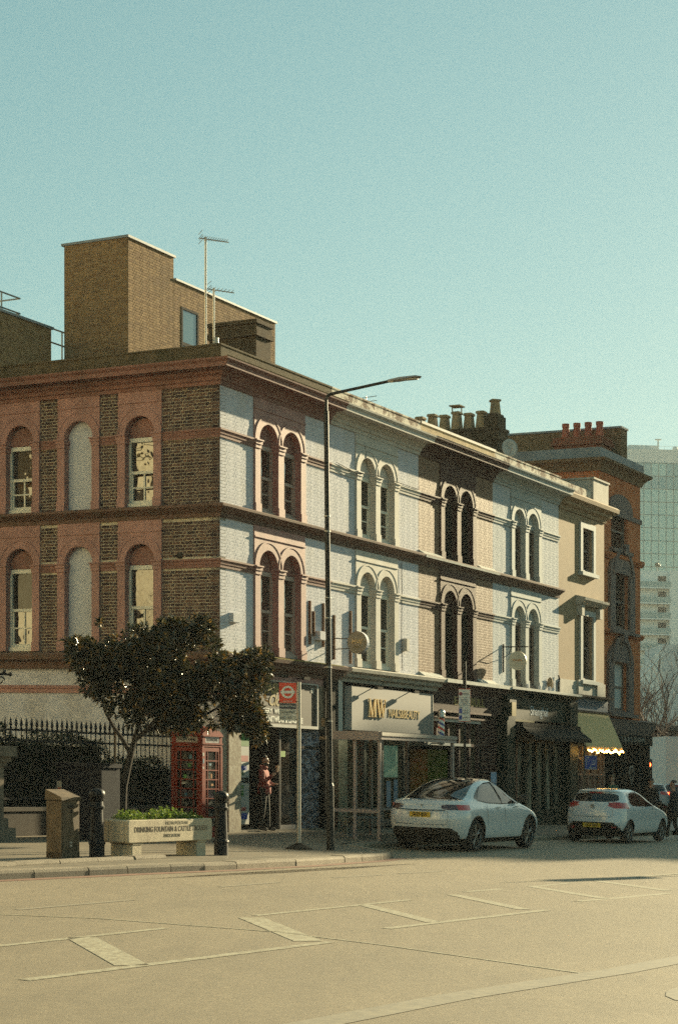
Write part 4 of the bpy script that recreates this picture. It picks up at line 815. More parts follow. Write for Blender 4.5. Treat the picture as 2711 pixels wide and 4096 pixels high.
bx1(t, tf, 'door_post', mat('red_brown_post', (.11, .04, .02), .5), (16.42, 16.52, .02, .1, -.2, 2.5))
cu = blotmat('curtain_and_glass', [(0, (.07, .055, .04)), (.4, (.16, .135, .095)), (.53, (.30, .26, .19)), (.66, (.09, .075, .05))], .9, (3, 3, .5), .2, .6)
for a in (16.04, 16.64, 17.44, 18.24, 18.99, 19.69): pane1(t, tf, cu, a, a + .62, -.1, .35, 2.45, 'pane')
sg = thing('hanging_sign', 'round white sign hanging from a black bracket on the pale blue house', 'sign', wpt(15.62, 0, 4.87), TH)
b = MB(btf); b.disc((0, .5, 0), (1, 0, 0), .285, .06, 30); dk_ = b.build('disc', mat('ivory_disc', (.62, .56, .42), .5, bump=0), sg)
b = MB(btf); b.tube([(0, .03, -.35), (0, .03, .5)], .025, 6); b.tube([(0, 0, .42), (0, .85, .42)], .018, 6); b.tube([(0, .5, .42), (0, .5, .27)], .01, 5); b.tube([(0, .05, .1), (0, .2, .2), (0, .3, .42)], .01, 5); b.build('bracket', M['iron'], sg)
text('Shanghai', .085, mat('orange_letter', (.62, .25, .06), .6, bump=0), dk_, (-.033, -.5, .02), rot=SIDE, sx=1.1)
for i, u in enumerate((17.0, 17.95, 18.75)):
    o = thing('ledge_light', ['small white lamp on the ledge below the left window of the pale blue house', 'small white lamp on the ledge below the right window of the pale blue house', 'small white lamp on the ledge right of the pale blue house windows'][i], 'lamp', wpt(u, .22, 4.12), TH, 'small lamps on the shop ledge'); b = MB(); b.lathe([(.05, 0), (.05, .1), (.035, .12)], n=10); b.build('lamp_body', M['white'], o)
o = thing('wall_lamp', 'rounded beige wall lamp on the right end of the pale blue house', 'lamp', wpt(19.1, .0, 4.38), TH); b = MB(btf); b.lathe_at((0, .1, 0), [(.02, -.2), (.09, -.14), (.1, .0), (.08, .12), (.02, .18)], 10); b.build('shade', M['tan'], o)
# --- tan shop
t = h5; tf = tf5
fb = bx1(t, tf, 'fascia_sign', mat('slate_blue_board', (.16, .17, .20), .7, var=.15), (20.95, 24.2, -.1, .10, 3.62, 4.05)); text('HUDSON ARCHITECTS', .24, mat('faint_sign_letter', (.10, .11, .13), .7), fb, (22.55 - 20.03, -.105, 3.84), sx=1.05); bx1(t, tf, 'fascia_ledge', M['blackm'], (20.9, 24.3, -.1, .3, 4.05, 4.12), (20.9, 24.3, -.1, .14, 3.55, 3.62))
aw = MB(tf); aw.prism([(0, 0)], 0, 0) if 0 else aw.add([(20.9, .1, 3.55), (24.25, .1, 3.55), (24.25, .62, 2.42), (20.9, .62, 2.42), (20.9, .62, 2.33), (24.25, .62, 2.33), (24.25, .1, 2.42), (20.9, .1, 2.42)], [(0, 1, 2, 3), (3, 2, 5, 4), (1, 2, 6), (0, 3, 7)]); aw.build('awning', M['olive'], t, norm=False)
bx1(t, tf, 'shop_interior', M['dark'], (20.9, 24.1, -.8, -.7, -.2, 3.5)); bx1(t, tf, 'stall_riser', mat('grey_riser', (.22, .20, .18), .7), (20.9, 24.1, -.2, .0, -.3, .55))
bx1(t, tf, 'shop_window_frame', M['framedk'], *[(a, a + .08, -.2, .02, .5, 3.5) for a in (20.95, 21.5, 22.05, 22.6, 23.15, 23.7, 24.02)], (20.95, 24.1, -.2, .01, 1.45, 1.52), (20.95, 24.1, -.2, .01, 2.0, 2.06))
for a in (21.03, 21.58, 22.13, 22.68, 23.23): pane1(t, tf, pg, a, a + .47, -.1, .55, 2.0, 'pane'); pane1(t, tf, M['blind'], a, a + .47, -.1, 2.06, 2.34, 'pane')
fl = thing('fairy_lights', 'string of warm lit fairy lights along the lower edge of the olive awning', 'lights', wpt(20.95, .64, 2.34), TH); b = MB(); rr = random.Random(4)
for k in range(62): b.ball((.03 + k * .053, -.01, -.02 - .09 * rr.random() - .03 * math.sin(k * .5)), .021, 6, 4)
b.build('bulbs', M['bulb'], fl)['kind'] = 'stuff'; b = MB(); b.tube([(k * .3, 0, -.01 - .03 * (k % 2)) for k in range(12)], .006, 4); b.build('wire', M['blackm'], fl)
dp = thing('drain_pipe', 'thin crooked black pipe on the wall beside the tan house', 'pipe', wpt(19.85, .06, 4.12), TH); b = MB(); b.tube([(0, 0, 0), (.0, 0, .3), (.08, -.02, .42), (.02, 0, .55)], .025, 6); b.build('pipe', M['iron'], dp)
# ================================================================ street things
def lthing(name, label, cat, u, p, z=None, rot=TH, group=None): return thing(name, label, cat, wpt(u, p, gz(u, p) if z is None else z), rot, group)
# --- cattle trough
t = lthing('cattle_trough', 'long granite cattle trough on block legs with carved lettering and green plants', 'trough', -10.43, 5.0, 0)
L_, D_ = 2.49, .50
def rbox(mb, x0, x1, y0, y1, z0, z1, r=.05, n=3):
    pts = []
    for cx_, cz_, a in ((x1 - r, z1 - r, 0), (x0 + r, z1 - r, 90), (x0 + r, z0 + r, 180), (x1 - r, z0 + r, 270)):
        for i in range(n + 1): an = math.radians(a + 90 * i / n); pts.append((cx_ + r * math.cos(an), cz_ + r * math.sin(an)))
    e = .012; c_ = ((x0 + x1) / 2, (z0 + z1) / 2); m = len(pts)
    ins = [(x - e * (1 if x > c_[0] else -1), z - e * (1 if z > c_[1] else -1)) for x, z in pts]
    vs = [(x, y0, z) for x, z in ins] + [(x, y0 + e, z) for x, z in pts] + [(x, y1 - e, z) for x, z in pts] + [(x, y1, z) for x, z in ins]
    mb.add(vs, [(k * m + i, k * m + (i + 1) % m, (k + 1) * m + (i + 1) % m, (k + 1) * m + i) for k in range(3) for i in range(m)] + [tuple(range(m)), tuple(range(3 * m, 4 * m))])
b = MB(); rbox(b, 0, L_, 0, .09, .24, .62, .04); rbox(b, 0, L_, D_ - .09, D_, .24, .62, .04); rbox(b, 0, .12, .091, D_ - .091, .24, .62, .03); rbox(b, L_ - .12, L_, .091, D_ - .091, .24, .62, .03); b.box(.1, L_ - .1, .05, D_ - .05, .27, .33)
bd = b.build('basin', M['granite'], t)
b = MB(); b.prism([(.13, .24), (.17, .21), (.42, .21), (.46, .24)], .02, D_ - .02); b.prism([(L_ - .46, .24), (L_ - .42, .21), (L_ - .17, .21), (L_ - .13, .24)], .02, D_ - .02); b.build('corbel', M['granite'], t)
for a in (.14, L_ - .44): b = MB(); rbox(b, a, a + .28, .03, D_ - .03, -.10, .21, .015); b.build('leg', M['granite'], t)
b = MB(); b.box(.12, L_ - .12, .09, D_ - .09, .5, .57); b.build('soil', M['soil'], t)
text('DRINKING FOUNTAIN & CATTLE TROUGH', .125, M['shade'], bd, (L_ / 2, -.001, .455), sx=.895, ext=.002, bold=.001)
text('METROPOLITAN', .075, mat('worn_carving', (.22, .18, .125), .9), bd, (L_ * .56, -.001, .556), sx=1.2, ext=.002); text('ASSOCIATION', .08, mat('worn_carving_dark', (.13, .10, .065), .9), bd, (L_ * .5, -.001, .345), sx=.95, ext=.002)
def leaves(name, n, pick, size, m, parent=None, asp=.45, up_=0.3, seed=1, loc=None, kind='stuff', fold=.25):
    rr = random.Random(seed); mb = MB()
    for _ in range(n):
        p, d = pick(rr); leaf(mb, Vector(p), Vector(d), size * rr.uniform(.65, 1.25), asp, rr, fold)
    o = mb.build(name, m, parent, loc, norm=False); o['kind'] = kind; return o
def leaf(mb, p, d, s, asp, rr, fold=.25):
    d = d.normalized(); sd_ = d.cross(Vector((0, 0, 1)))
    if sd_.length < .05: sd_ = Vector((1, 0, 0))
    sd_.normalize(); sd_.rotate(Matrix.Rotation(rr.uniform(-.9, .9), 3, d)); nn = sd_.cross(d)
    w_ = s * asp * .5; q = p + d * s * .5
    mb.add([tuple(p), tuple(q + sd_ * w_ + nn * fold * w_), tuple(p + d * s - nn * s * .06), tuple(q - sd_ * w_ + nn * fold * w_), tuple(q)], [(0, 4, 1), (4, 2, 1), (0, 3, 4), (4, 3, 2)])
def herb(rr):
    x = rr.uniform(.1, L_ - .12); h = [.10, .16, .12, .05, .10, .17, .15, .20, .08, .12, .07, .04][min(11, int(x / L_ * 12))] * (1.0 + .25 * math.sin(x * 23))
    z = .57 + h * rr.random() ** .6; return (x, rr.uniform(.06, D_ - .06), z), (rr.uniform(-1, 1), rr.uniform(-1, 1), rr.uniform(.1, 1.2))
pl = thing('trough_plants', 'bright green leafy plants growing along the granite trough', 'plant', wpt(-10.43, 5.0, 0), TH)
leaves('foliage', 2600, herb, .05, M['herb'], pl, .6, seed=3)
# --- small sloped cabinet, dark cabinet, planter
t = lthing('street_cabinet', 'small rusty brown street cabinet with sloped lid in front of the dark cabinet', 'cabinet', -11.45, 4.42, 0)
b = MB(); b.box(0, .47, 0, .30, -.02, .92); b.box(-.0, .472, -.004, .304, -.02, .10); bd = b.build('body', M['rust'], t)
b = MB(); vs = [(-.02, -.02, .93), (.49, -.02, .93), (.49, .32, .93), (-.02, .32, .93), (-.02, -.02, .98), (.49, -.02, .98), (.47, .32, 1.10), (.0, .32, 1.10)]
b.add(vs, [(0, 1, 2, 3), (4, 5, 6, 7), (0, 1, 5, 4), (1, 2, 6, 5), (2, 3, 7, 6), (3, 0, 4, 7)]); b.build('lid', M['rust'], t)
b = MB(); b.box(.03, .44, -.008, 0, .14, .88); dr = b.build('door', M['rust'], t); b = MB(); b.box(.16, .30, -.016, -.008, .80, .86); b.box(.22, .26, -.026, -.008, .72, .77); b.build('lock', M['blackm'], dr); b = MB(); b.box(.2, .26, -.02, -.008, .18, .21); b.box(.2, .26, -.02, -.008, .23, .26); b.build('hinge', M['steel'], dr)
t = lthing('street_cabinet', 'wide dark blue-black cabinet with a sticker in front of the railings', 'cabinet', -5.95, 1.12, -.01)
b = MB(); b.box(0, .6, 0, 1.12, 0, 1.44); b.build('body', mat('navy_black_cabinet', (.010, .010, .014), .7, spec=.1), t); b = MB(); b.box(-.03, .63, -.03, 1.15, 1.44, 1.52); b.build('lid', bpy.data.materials['navy_black_cabinet'], t)
b = MB(); b.quad((-.003, .98, .92), (-.003, 1.10, .92), (-.003, 1.10, 1.18), (-.003, .98, 1.18)); b.add([(-.005, 1.0, .98), (-.005, 1.08, .98), (-.005, 1.04, .93), (-.005, 1.08, 1.05), (-.005, 1.0, 1.05)], [(0, 1, 2), (0, 1, 3, 4)], 1); b.build('sticker', [mat('pale_sticker', (.30, .27, .22), .7), mat('sticker_red', (.25, .05, .03), .7)], t, norm=False)
# --- bollards
def bollard():
    t = thing('bollard', '', 'bollard', (0, 0, 0), TH, 'black ball-topped cast iron bollards')
    b = MB(); b.lathe([(.125, 0), (.125, .22), (.135, .23), (.135, .27), (.115, .29), (.10, .76), (.10, .80), (.125, .81), (.13, .845), (.105, .87), (.10, .93), (.13, .945), (.132, .96)], n=20); b.build('post', M['iron'], t, smooth=False)
    b = MB(); b.lathe([(.06, .96), (.10, .97), (.128, 1.01), (.135, 1.05), (.12, 1.095), (.075, 1.13), (.01, 1.145)], n=20); b.build('ball_top', M['iron'], t, smooth=True)
    b = MB(); b.lathe_at((.0, 0, 0), [(.137, .235), (.142, .25), (.137, .265)], 20); b.build('collar', M['iron'], t)
    return t
b0 = bollard(); b0['label'] = 'black ball-topped bollard standing between the brown cabinet and the trough'; b0.location = wpt(-10.75, 4.6, -.01)
b1 = copy_tree(b0, loc=wpt(-7.72, 5.04, -.04)); b1['label'] = 'black ball-topped bollard in front of the phone box, right of the trough'
# --- red phone box
KS = .80
k = lthing('phone_box', 'old red phone box covered in stickers under the magnolia tree', 'phone box', -2.2, .98, -.06)
sides = [lambda a, q, z: (a, -q, z), lambda a, q, z: (-q, KS - a, z), lambda a, q, z: (KS + q, a, z), lambda a, q, z: (KS - a, KS + q, z)]
b = MB(); b.box(-.02, KS + .02, -.02, KS + .02, 0, .14); b.build('plinth', M['boxred'], k)
b = MB()
for x in (0, KS - .075):
    for y in (0, KS - .075): b.box(x, x + .075, y, y + .075, .14, 1.98)
b.build('corner_post', M['boxred'], k)
panem = [blotmat('flyposted_pane_%s' % n, st, sc, (1, 1, 1), .2, .6, detail=5) for n, st, sc in (('grey', [(0, (.02, .018, .016)), (.5, (.05, .045, .04)), (.58, (.18, .17, .15)), (.64, (.03, .026, .02)), (.72, (.10, .05, .02))], 9), ('tan', [(0, (.015, .013, .012)), (.52, (.03, .025, .02)), (.58, (.22, .20, .17)), (.63, (.02, .02, .018)), (.7, (.22, .11, .02))], 7), ('mauve', [(0, (.02, .016, .016)), (.5, (.06, .035, .05)), (.6, (.22, .19, .18)), (.68, (.04, .03, .03)), (.76, (.12, .03, .03))], 8))]
cards = [mat('card_white', (.42, .40, .36), .7, bump=0), mat('card_blue', (.10, .22, .30), .7, bump=0), mat('card_green', (.08, .22, .06), .7, bump=0), mat('card_orange', (.42, .16, .03), .7, bump=0)]
rr = random.Random(12)
for si, tf in enumerate(sides):
    d = MB(tf); d.box(.085, .15, -.05, -.008, .16, 1.96); d.box(KS - .15, KS - .085, -.05, -.008, .16, 1.96); d.box(.15, KS - .15, -.05, -.008, .16, .26); d.box(.15, KS - .15, -.05, -.008, 1.88, 1.96)
    zs = [.26 + i * (1.62 / 8) for i in range(9)]; xs = [.15, .235, KS - .235, KS - .15]
    for z in zs[1:-1]: d.box(.15, KS - .15, -.045, -.012, z - .012, z + .012)
    for x in xs[1:-1]: d.box(x - .011, x + .011, -.044, -.013, .26, 1.88)
    dd = d.build('glazed_side', M['boxred'], k)
    for i in range(8):
        for j in range(3):
            if si > 1 and j != 1: continue
            a0, a1 = (xs[j] + .012, xs[j + 1] - .012) if si < 2 else (xs[0], xs[3])
            p = MB(tf); p.quad((a0, -.03, zs[i] + .012), (a1, -.03, zs[i] + .012), (a1, -.03, zs[i + 1] - .012), (a0, -.03, zs[i + 1] - .012)); p.build('pane', rr.choice(panem) if j == 1 else M['glass'], dd, norm=False)
            if j == 1 and si < 2 and rr.random() < .55:
                w_, h_ = rr.uniform(.04, .12), rr.uniform(.04, .10); x = rr.uniform(a0, a1 - w_); z = rr.uniform(zs[i] + .02, zs[i + 1] - h_ - .01)
                p = MB(tf); p.quad((x, -.027, z), (x + w_, -.027, z), (x + w_, -.027, z + h_), (x, -.027, z + h_)); p.build('sticker', rr.choice(cards), dd, norm=False)
    if si == 1:
        p = MB(tf); p.quad((.26, -.026, .28), (.56, -.026, .28), (.56, -.026, .44), (.26, -.026, .44)); p.build('sticker', blotmat('sky_blue_card', [(0, (.05, .10, .14)), (.5, (.30, .45, .48)), (1, (.5, .55, .52))], 6), dd, norm=False)
    s = MB(tf); s.box(.02, KS - .02, -.05, .0, 1.98, 2.03); s.box(.0, KS, -.05, .015, 2.03, 2.06); s.box(.02, .12, -.05, .0, 2.06, 2.20); s.box(KS - .12, KS - .02, -.05, .0, 2.06, 2.20); s.box(0, KS, -.05, .02, 2.20, 2.23)
    s.prism([(0, 2.23)] + [(KS / 2 + KS / 2 * math.cos(PI - PI * i / 14), 2.23 + .12 * math.sin(PI * i / 14)) for i in range(15)] + [(KS, 2.23)], -.06, .005)
    s.ring(KS / 2, 2.0, .46, .50, -.0, .02, math.radians(35), math.radians(145), 12) if 0 else None
    s.build('frieze', M['boxred'], k)
    p = MB(tf); p.box(.125, KS - .125, -.05, -.005, 2.065, 2.195); sgn = p.build('sign_glass', mat('opal_sign_%s' % 'abcd'[si], (.38, .36, .36), .4, var=.4, scale=7, dirt=(.18, .06, .04), dirtk=.6, dscale=6, bump=0), k)
    if si < 2: text('TELEPHONE', .082, M['blackm'], sgn, tf(KS / 2, -.001, 2.13), rot=FRONT if si == 0 else SIDE, ext=.001)
vs = []; nn = 12
for i in range(nn + 1):
    for j in range(nn + 1):
        x, y = -1 + 2 * i / nn, -1 + 2 * j / nn; vs.append((KS / 2 + x * KS / 2, KS / 2 + y * KS / 2, 2.235 + .20 * (1 - x * x) ** .5 * (1 - y * y) ** .5 + .0))
b = MB(); b.add(vs, [(i * (nn + 1) + j, (i + 1) * (nn + 1) + j, (i + 1) * (nn + 1) + j + 1, i * (nn + 1) + j + 1) for i in range(nn) for j in range(nn)]); b.build('domed_roof', M['boxred'], k, smooth=True)
b = MB(); b.box(.06, KS - .06, .06, KS - .06, .14, 2.2); b.build('inside', M['dark'], k)
for si, a, z, w_, h_, m_ in ((1, .44, 2.24, .07, .09, 2), (1, .56, 2.24, .06, .08, 3), (0, .22, 2.26, .05, .09, 0), (0, .01, 1.78, .06, .07, 0), (0, .02, 1.62, .05, .10, 1), (0, .01, 1.50, .05, .05, 0)):
    p = MB(sides[si]); p.quad((a, .008, z), (a + w_, .008, z), (a + w_, .008, z + h_), (a, .008, z + h_)); p.build('sticker', cards[m_], k, norm=False)
# --- bus stop
t = lthing('bus_stop', 'grey bus stop post with red roundel flag on a round base', 'bus stop', -3.6, 4.2, rot=0)
b = MB(); b.tube([(0, 0, .05), (0, 0, 3.32)], .042, 14); b.build('pole', M['steel'], t, smooth=False); b = MB(); b.lathe([(.27, 0), (.26, .03), (.10, .10), (.06, .13)], n=20); b.build('base', M['blackm'], t)
ox = -.39
b = MB(); b.box(ox, ox + .34, -.012, .012, 2.90, 3.30); fl = b.build('flag', M['red'], t)
b = MB(btf); b.ring(ox + .17, 3.12, .085, .125, .013, .018, 0, 2 * PI, 32); b.box(ox + .03, ox + .31, .0185, .022, 3.093, 3.147); b.build('roundel', M['wlet'], fl)
text('BUS STOP', .035, M['wlet'], fl, (ox + .17, -.014, 2.93), sx=1.2, ext=.001)
b = MB(); b.box(ox, ox + .34, -.012, .012, 2.78, 2.895); p1 = b.build('name_plate', mat('charcoal_plate', (.05, .045, .05), .5, bump=0), t); text('Brushfield Street', .058, M['wlet'], p1, (ox + .17, -.014, 2.838), sx=.78, ext=.001)
b = MB(); b.box(ox, ox + .34, -.012, .012, 2.665, 2.775); p1 = b.build('route_plate', mat('route_white', (.42, .40, .34), .5, bump=0), t); text('Towards Aldgate', .052, M['blackm'], p1, (ox + .17, -.014, 2.72), sx=.78, ext=.001)
b = MB(); b.box(ox, ox + .34, -.012, .012, 2.55, 2.66); p1 = b.build('route_plate', bpy.data.materials['route_white'], t); text('242  135', .062, M['blackm'], p1, (ox + .02, -.014, 2.60), align='LEFT', ext=.001)
b = MB(); b.box(ox + .34, -.04, -.02, .02, 3.26, 3.3); b.box(ox + .34, -.03, -.015, .015, 2.92, 2.95); b.box(ox + .34, -.03, -.015, .015, 2.68, 2.71); b.box(ox + .34, -.03, -.015, .015, 2.56, 2.59); b.build('bracket', M['blackm'], t)
# --- street lamp
t = lthing('street_lamp', 'tall black street lamp with a long arm reaching over the road', 'street lamp', -3.3, 4.75, rot=TH - PI / 2)
ln = lambda z: (-.011 * z, 0, z)
b = MB(); b.tube([ln(-.03), ln(1.28)], .078, 16); b.tube([ln(1.28), ln(1.34), ln(2.55)], [.078, .060, .058], 16); b.build('column_base', M['black'], t)
b = MB(); b.tube([ln(2.55), ln(8.72)], [.056, .050], 14); po = b.build('column', M['black'], t)
b = MB()
for z in (2.55, 3.62, 4.6, 5.0, 6.32, 6.62): b.tube([ln(z), ln(z + .025)], .064, 14)
b.build('band', M['steel'], po)
b = MB(); b.tube([ln(8.7), (-.096, 0, 8.95), (-.06, 0, 9.03), (.05, 0, 9.06), (1.42, 0, 9.22)], [.036, .034, .032, .03, .028], 10); b.build('arm', M['black'], t)
b = MB(); b.add([(1.5, -.06, 9.18), (1.5, .06, 9.18), (1.7, .13, 9.2), (2.15, .12, 9.26), (2.22, 0, 9.29), (2.15, -.12, 9.26), (1.7, -.13, 9.2), (1.5, -.05, 9.26), (1.5, .05, 9.26), (1.75, .07, 9.31), (2.1, .05, 9.33), (2.1, -.05, 9.33), (1.75, -.07, 9.31)], [(0, 1, 2, 3, 4, 5, 6), (7, 8, 9, 10, 11, 12), (0, 1, 8, 7), (1, 2, 9, 8), (2, 3, 10, 9), (3, 4, 10), (4, 5, 11), (4, 10, 11), (5, 6, 12, 11), (6, 0, 7, 12)]); hd = b.build('lamp_head', M['greyp'], t); hd.location = (-.2, 0, 9.2 * .45); hd.scale = (1, .8, .55)
b = MB(); b.box(1.52, 1.62, -.05, .05, 9.10, 9.18); b.build('sensor', M['wlet'], hd); b = MB(); b.box(1.78, 2.12, -.085, .085, 9.2, 9.225); b.build('lens', M['lead'], hd)
b = MB(); b.box(-.14, -.06, -.13, -.04, 2.45, 2.62); b.box(-.25, -.09, -.02, .02, 2.2, 2.26); b.build('clamp', M['rust'], t)
# --- bus shelter
SP0, SP1, SU0, SU1 = 1.85, 3.2, 1.75, 5.65
t = thing('bus_shelter', 'bus shelter with pinkish grey frame, glass panels and an advert panel', 'bus shelter', wpt(SU0, SP1, gz(SU0, SP1)), TH)
LW, DW = SU1 - SU0, SP1 - SP0; ZR = 2.33
b = MB(); b.box(-.02, LW, 0, DW, ZR, ZR + .05); b.box(-.03, LW, -.03, .04, ZR - .03, ZR + .03); b.box(-.03, LW, -.05, .02, ZR + .05, ZR + .14); b.box(-.05, .02, .021, DW, ZR - .05, ZR + .15); b.build('roof', M['pinkgrey'], t)
b = MB(); b.box(-.03, LW, -.052, -.05, ZR + .06, ZR + .13); b.build('roof_trim', M['steel'], t)
for x, y in ((.03, .05), (.03, DW * .5), (.03, DW - .05), (LW * .5, DW - .05), (LW - .05, DW - .05), (LW - .05, .06)):
    b = MB(); b.box(x - .035, x + .035, y - .035, y + .035, -.05, ZR); b.build('post', M['pinkgrey'], t)
b = MB(); b.box(.0, .06, .086, DW * .5 - .036, .62, .70); b.box(.0, .06, DW * .5 + .036, DW - .086, .62, .70); b.box(.1, LW - .1, DW - .07, DW - .03, .62, .68); b.build('rail', M['pinkgrey'], t)
def clearglass():
    m, n, b = newmat('shelter_glass'); tr = n.nodes.new('ShaderNodeBsdfTransparent'); tr.inputs[0].default_value = (.86, .88, .86, 1); gl = n.nodes.new('ShaderNodeBsdfGlossy'); gl.inputs['Roughness'].default_value = .03
    fr = n.nodes.new('ShaderNodeFresnel'); fr.inputs[0].default_value = 1.12; mx = n.nodes.new('ShaderNodeMixShader'); n.links.new(fr.outputs[0], mx.inputs[0]); n.links.new(tr.outputs[0], mx.inputs[1]); n.links.new(gl.outputs[0], mx.inputs[2]); n.links.new(mx.outputs[0], n.nodes['Material Output'].inputs[0]); return m
CG = clearglass()
for (y0, y1) in ((.09, DW * .5 - .04), (DW * .5 + .04, DW - .09)):
    for z0, z1 in ((.15, .61), (.71, ZR - .06)): b = MB(); b.box(.027, .033, y0, y1, z0, z1); b.build('glass_panel', CG, t)
for i in range(3): b = MB(); x0 = .08 + i * (LW - .16) / 3; b.box(x0 + .02, x0 + (LW - .16) / 3 - .02, DW - .053, DW - .047, .15, ZR - .06); b.build('glass_panel', CG, t)
ad = MB(); ad.box(LW - .12, LW - .04, .1, DW - .12, .35, ZR - .12); af = ad.build('advert_frame', M['blackm'], t)
gpan = blotmat('green_advert', [(0, (.05, .085, .008)), (.5, (.085, .13, .016)), (.66, (.12, .14, .03)), (.72, (.07, .11, .012)), (.8, (.26, .2, .11))], 5, (1, 1, 2.5), rough=.25, detail=5); opan = blotmat('orange_advert', [(0, (.12, .075, .012)), (.40, (.22, .12, .016)), (.52, (.28, .085, .025)), (.60, (.5, .38, .24)), (.645, (.13, .07, .02))], 2.6, (1, 1, 2.2), .2, detail=6)
ym = DW * .52
b = MB(); b.box(LW - .126, LW - .121, ym, DW - .17, .42, ZR - .2); b.build('poster', opan, af); b = MB(); b.box(LW - .126, LW - .121, .16, ym - .002, .42, ZR - .2); b.build('poster', gpan, af)
b = MB(); b.box(.35, 1.35, DW - .55, DW - .2, .46, .50); b.build('seat', M['greyp'], t)
b = MB()
for x in (.42, 1.28): b.tube([(x, DW - .25, .0), (x, DW - .25, .46)], .03, 8)
for x in (.3, 1.36): b.tube([(x, DW - .55, .48), (x + .0, DW - .5, .68), (x, DW - .22, .70), (x, DW - .2, .5)], .016, 6)
b.build('seat_frame', M['steel'], t)
bn = lthing('litter_bin', 'low pale box standing under the bus shelter seat', 'bin', 2.2, 2.15); b = MB(); b.box(0, .3, 0, .25, .0, .34); b.build('bin_body', M['greyp'], bn); b = MB(); b.box(-.015, .315, -.015, .265, .34, .38); b.build('lid', M['steel'], bn)
# --- parking sign
t = lthing('parking_sign', 'white parking restriction sign with red disc on a thin black pole', 'sign', 6.6, 3.0, rot=-.18)
b = MB(); b.tube([(0, .03, 0), (0, .03, 4.3)], .033, 8); b.tube([(0, .03, 3.7), (0, .03, 4.4)], .045, 8); b.build('pole', M['black'], t)
zt_ = gz(6.6, 3.0)
b = MB(); b.box(-.145, .145, -.012, .006, 2.78 - zt_, 3.58 - zt_); bd = b.build('plate', M['wlet'], t)
b = MB(); b.box(-.15, .15, -.008, .004, 2.765 - zt_, 3.595 - zt_); b.build('red_border', M['red'], t)
b = MB(btf); b.disc((-.092, .014, 3.47 - zt_), (0, 1, 0), .045, .006, 18); b.build('red_disc', mat('wine_red', (.22, .02, .04), .5, bump=0), bd); b = MB(btf); b.box(-.135, -.06, .012, .016, 2.98 - zt_, 3.10 - zt_); b.box(-.135, -.06, .012, .016, 2.82 - zt_, 2.93 - zt_); b.build('blue_square', M['blue'], bd)
b = MB(btf); rr = random.Random(2)
for z, x0, x1, h_ in ((3.47, -.03, .12, .05), (3.32, -.09, .09, .035), (3.27, -.08, .1, .03), (3.22, -.06, .08, .03), (3.13, -.13, -.03, .03), (3.05, -.04, .08, .03), (2.99, -.04, .11, .03), (2.87, -.04, .10, .03)):
    x = x0
    while x < x1: l = rr.uniform(.012, .03); b.box(x, min(x + l, x1), .0125, .015, z - zt_ - h_ / 2, z - zt_ + h_ / 2); x += l + .008
b.box(-.14, .14, .0125, .0145, 3.375 - zt_, 3.382 - zt_); b.box(-.14, .14, .0125, .0145, 3.175 - zt_, 3.182 - zt_)
b.build('small_print', M['greyp'], bd)
# --- blue street sign, traffic light
t = lthing('street_sign', 'blue square sign with white marks on a thin pole beside the olive awning', 'sign', 16.7, 2.2, rot=-.1)
b = MB(); b.tube([(0, .03, 0), (0, .03, 2.75)], .03, 8); b.build('pole', M['rust'], t); zt_ = -gz(16.7, 2.2)
b = MB(); b.box(.02, .38, -.012, .0, 1.66 + zt_, 2.08 + zt_); bd = b.build('plate', M['blue'], t); b = MB(btf)
for bb_ in ((.02, .38, .012, .015, 1.66, 1.675), (.02, .38, .012, .015, 2.065, 2.08), (.06, .08, .012, .016, 1.78, 1.96), (.09, .15, .012, .016, 1.99, 2.04), (.16, .22, .012, .016, 1.69, 1.75), (.26, .33, .012, .016, 1.70, 1.74)): b.box(bb_[0], bb_[1], bb_[2], bb_[3], bb_[4] + zt_, bb_[5] + zt_)
b.prism([(.04, 1.94 + zt_), (.10, 1.94 + zt_), (.07, 1.99 + zt_)], .012, .016); b.ring(.30, 1.90 + zt_, .035, .05, .012, .016, 0, 2 * PI, 16); b.box(.22, .32, .012, .016, 1.795 + zt_, 1.82 + zt_); b.build('symbols', mat('dull_sign_white', (.32, .31, .30), .6, bump=0), bd)
t = thing('traffic_light', 'traffic light showing red beside the far corner of the pub', 'traffic light', (12.75, 75, -.5), 0)
b = MB(); b.tube([(0, .1, 0), (0, .1, 2.9)], .06, 8); b.build('pole', M['black'], t); b = MB(); b.box(-.16, .16, -.1, .12, 1.55, 2.65); hd = b.build('lamp_housing', M['blackm'], t)
for z, m_ in ((2.42, M['brightred']), (2.1, M['lampdk']), (1.78, M['lampdk'])): b = MB(btf); b.disc((0, .11, z), (0, 1, 0), .11, .02, 16); b.build('lamp', m_, hd)

# --- railings, dwarf wall, hedge, gate pier
t = thing('railings', 'black spear-topped iron railings on a low wall in front of the hedge', 'railings', wpt(-6.75, -1.1, 0), TH)
b = MB(); b.box(0, 6.7, -.16, .16, -.1, .50); b.build('dwarf_wall', mat('grimy_dwarf_wall', (.055, .042, .03), .9), t); b = MB(); b.box(0, 6.7, -.19, .19, .50, .58); b.build('coping', mat('grimy_coping', (.075, .06, .045), .9), t)
b = MB()
for z in (.75, 1.93, 2.14): b.box(0, 6.7, -.012, .012, z - .022, z + .022)
b.build('rail', M['iron'], t)
b = MB(); b.tube([(0, 0, .58), (0, 0, 2.14)], .012, 6); b.lathe([(.012, 2.14), (.03, 2.18), (.014, 2.20), (.033, 2.25), (.022, 2.32), (.002, 2.40)], n=6); bar = b.build('bar', M['iron'], t); bar.location = (.08, 0, 0)
for i in range(1, 41):
    if i in (2,): continue
    o = bar.copy(); COL.objects.link(o); o.parent = t; o.location = (.08 + .166 * i, 0, 0)
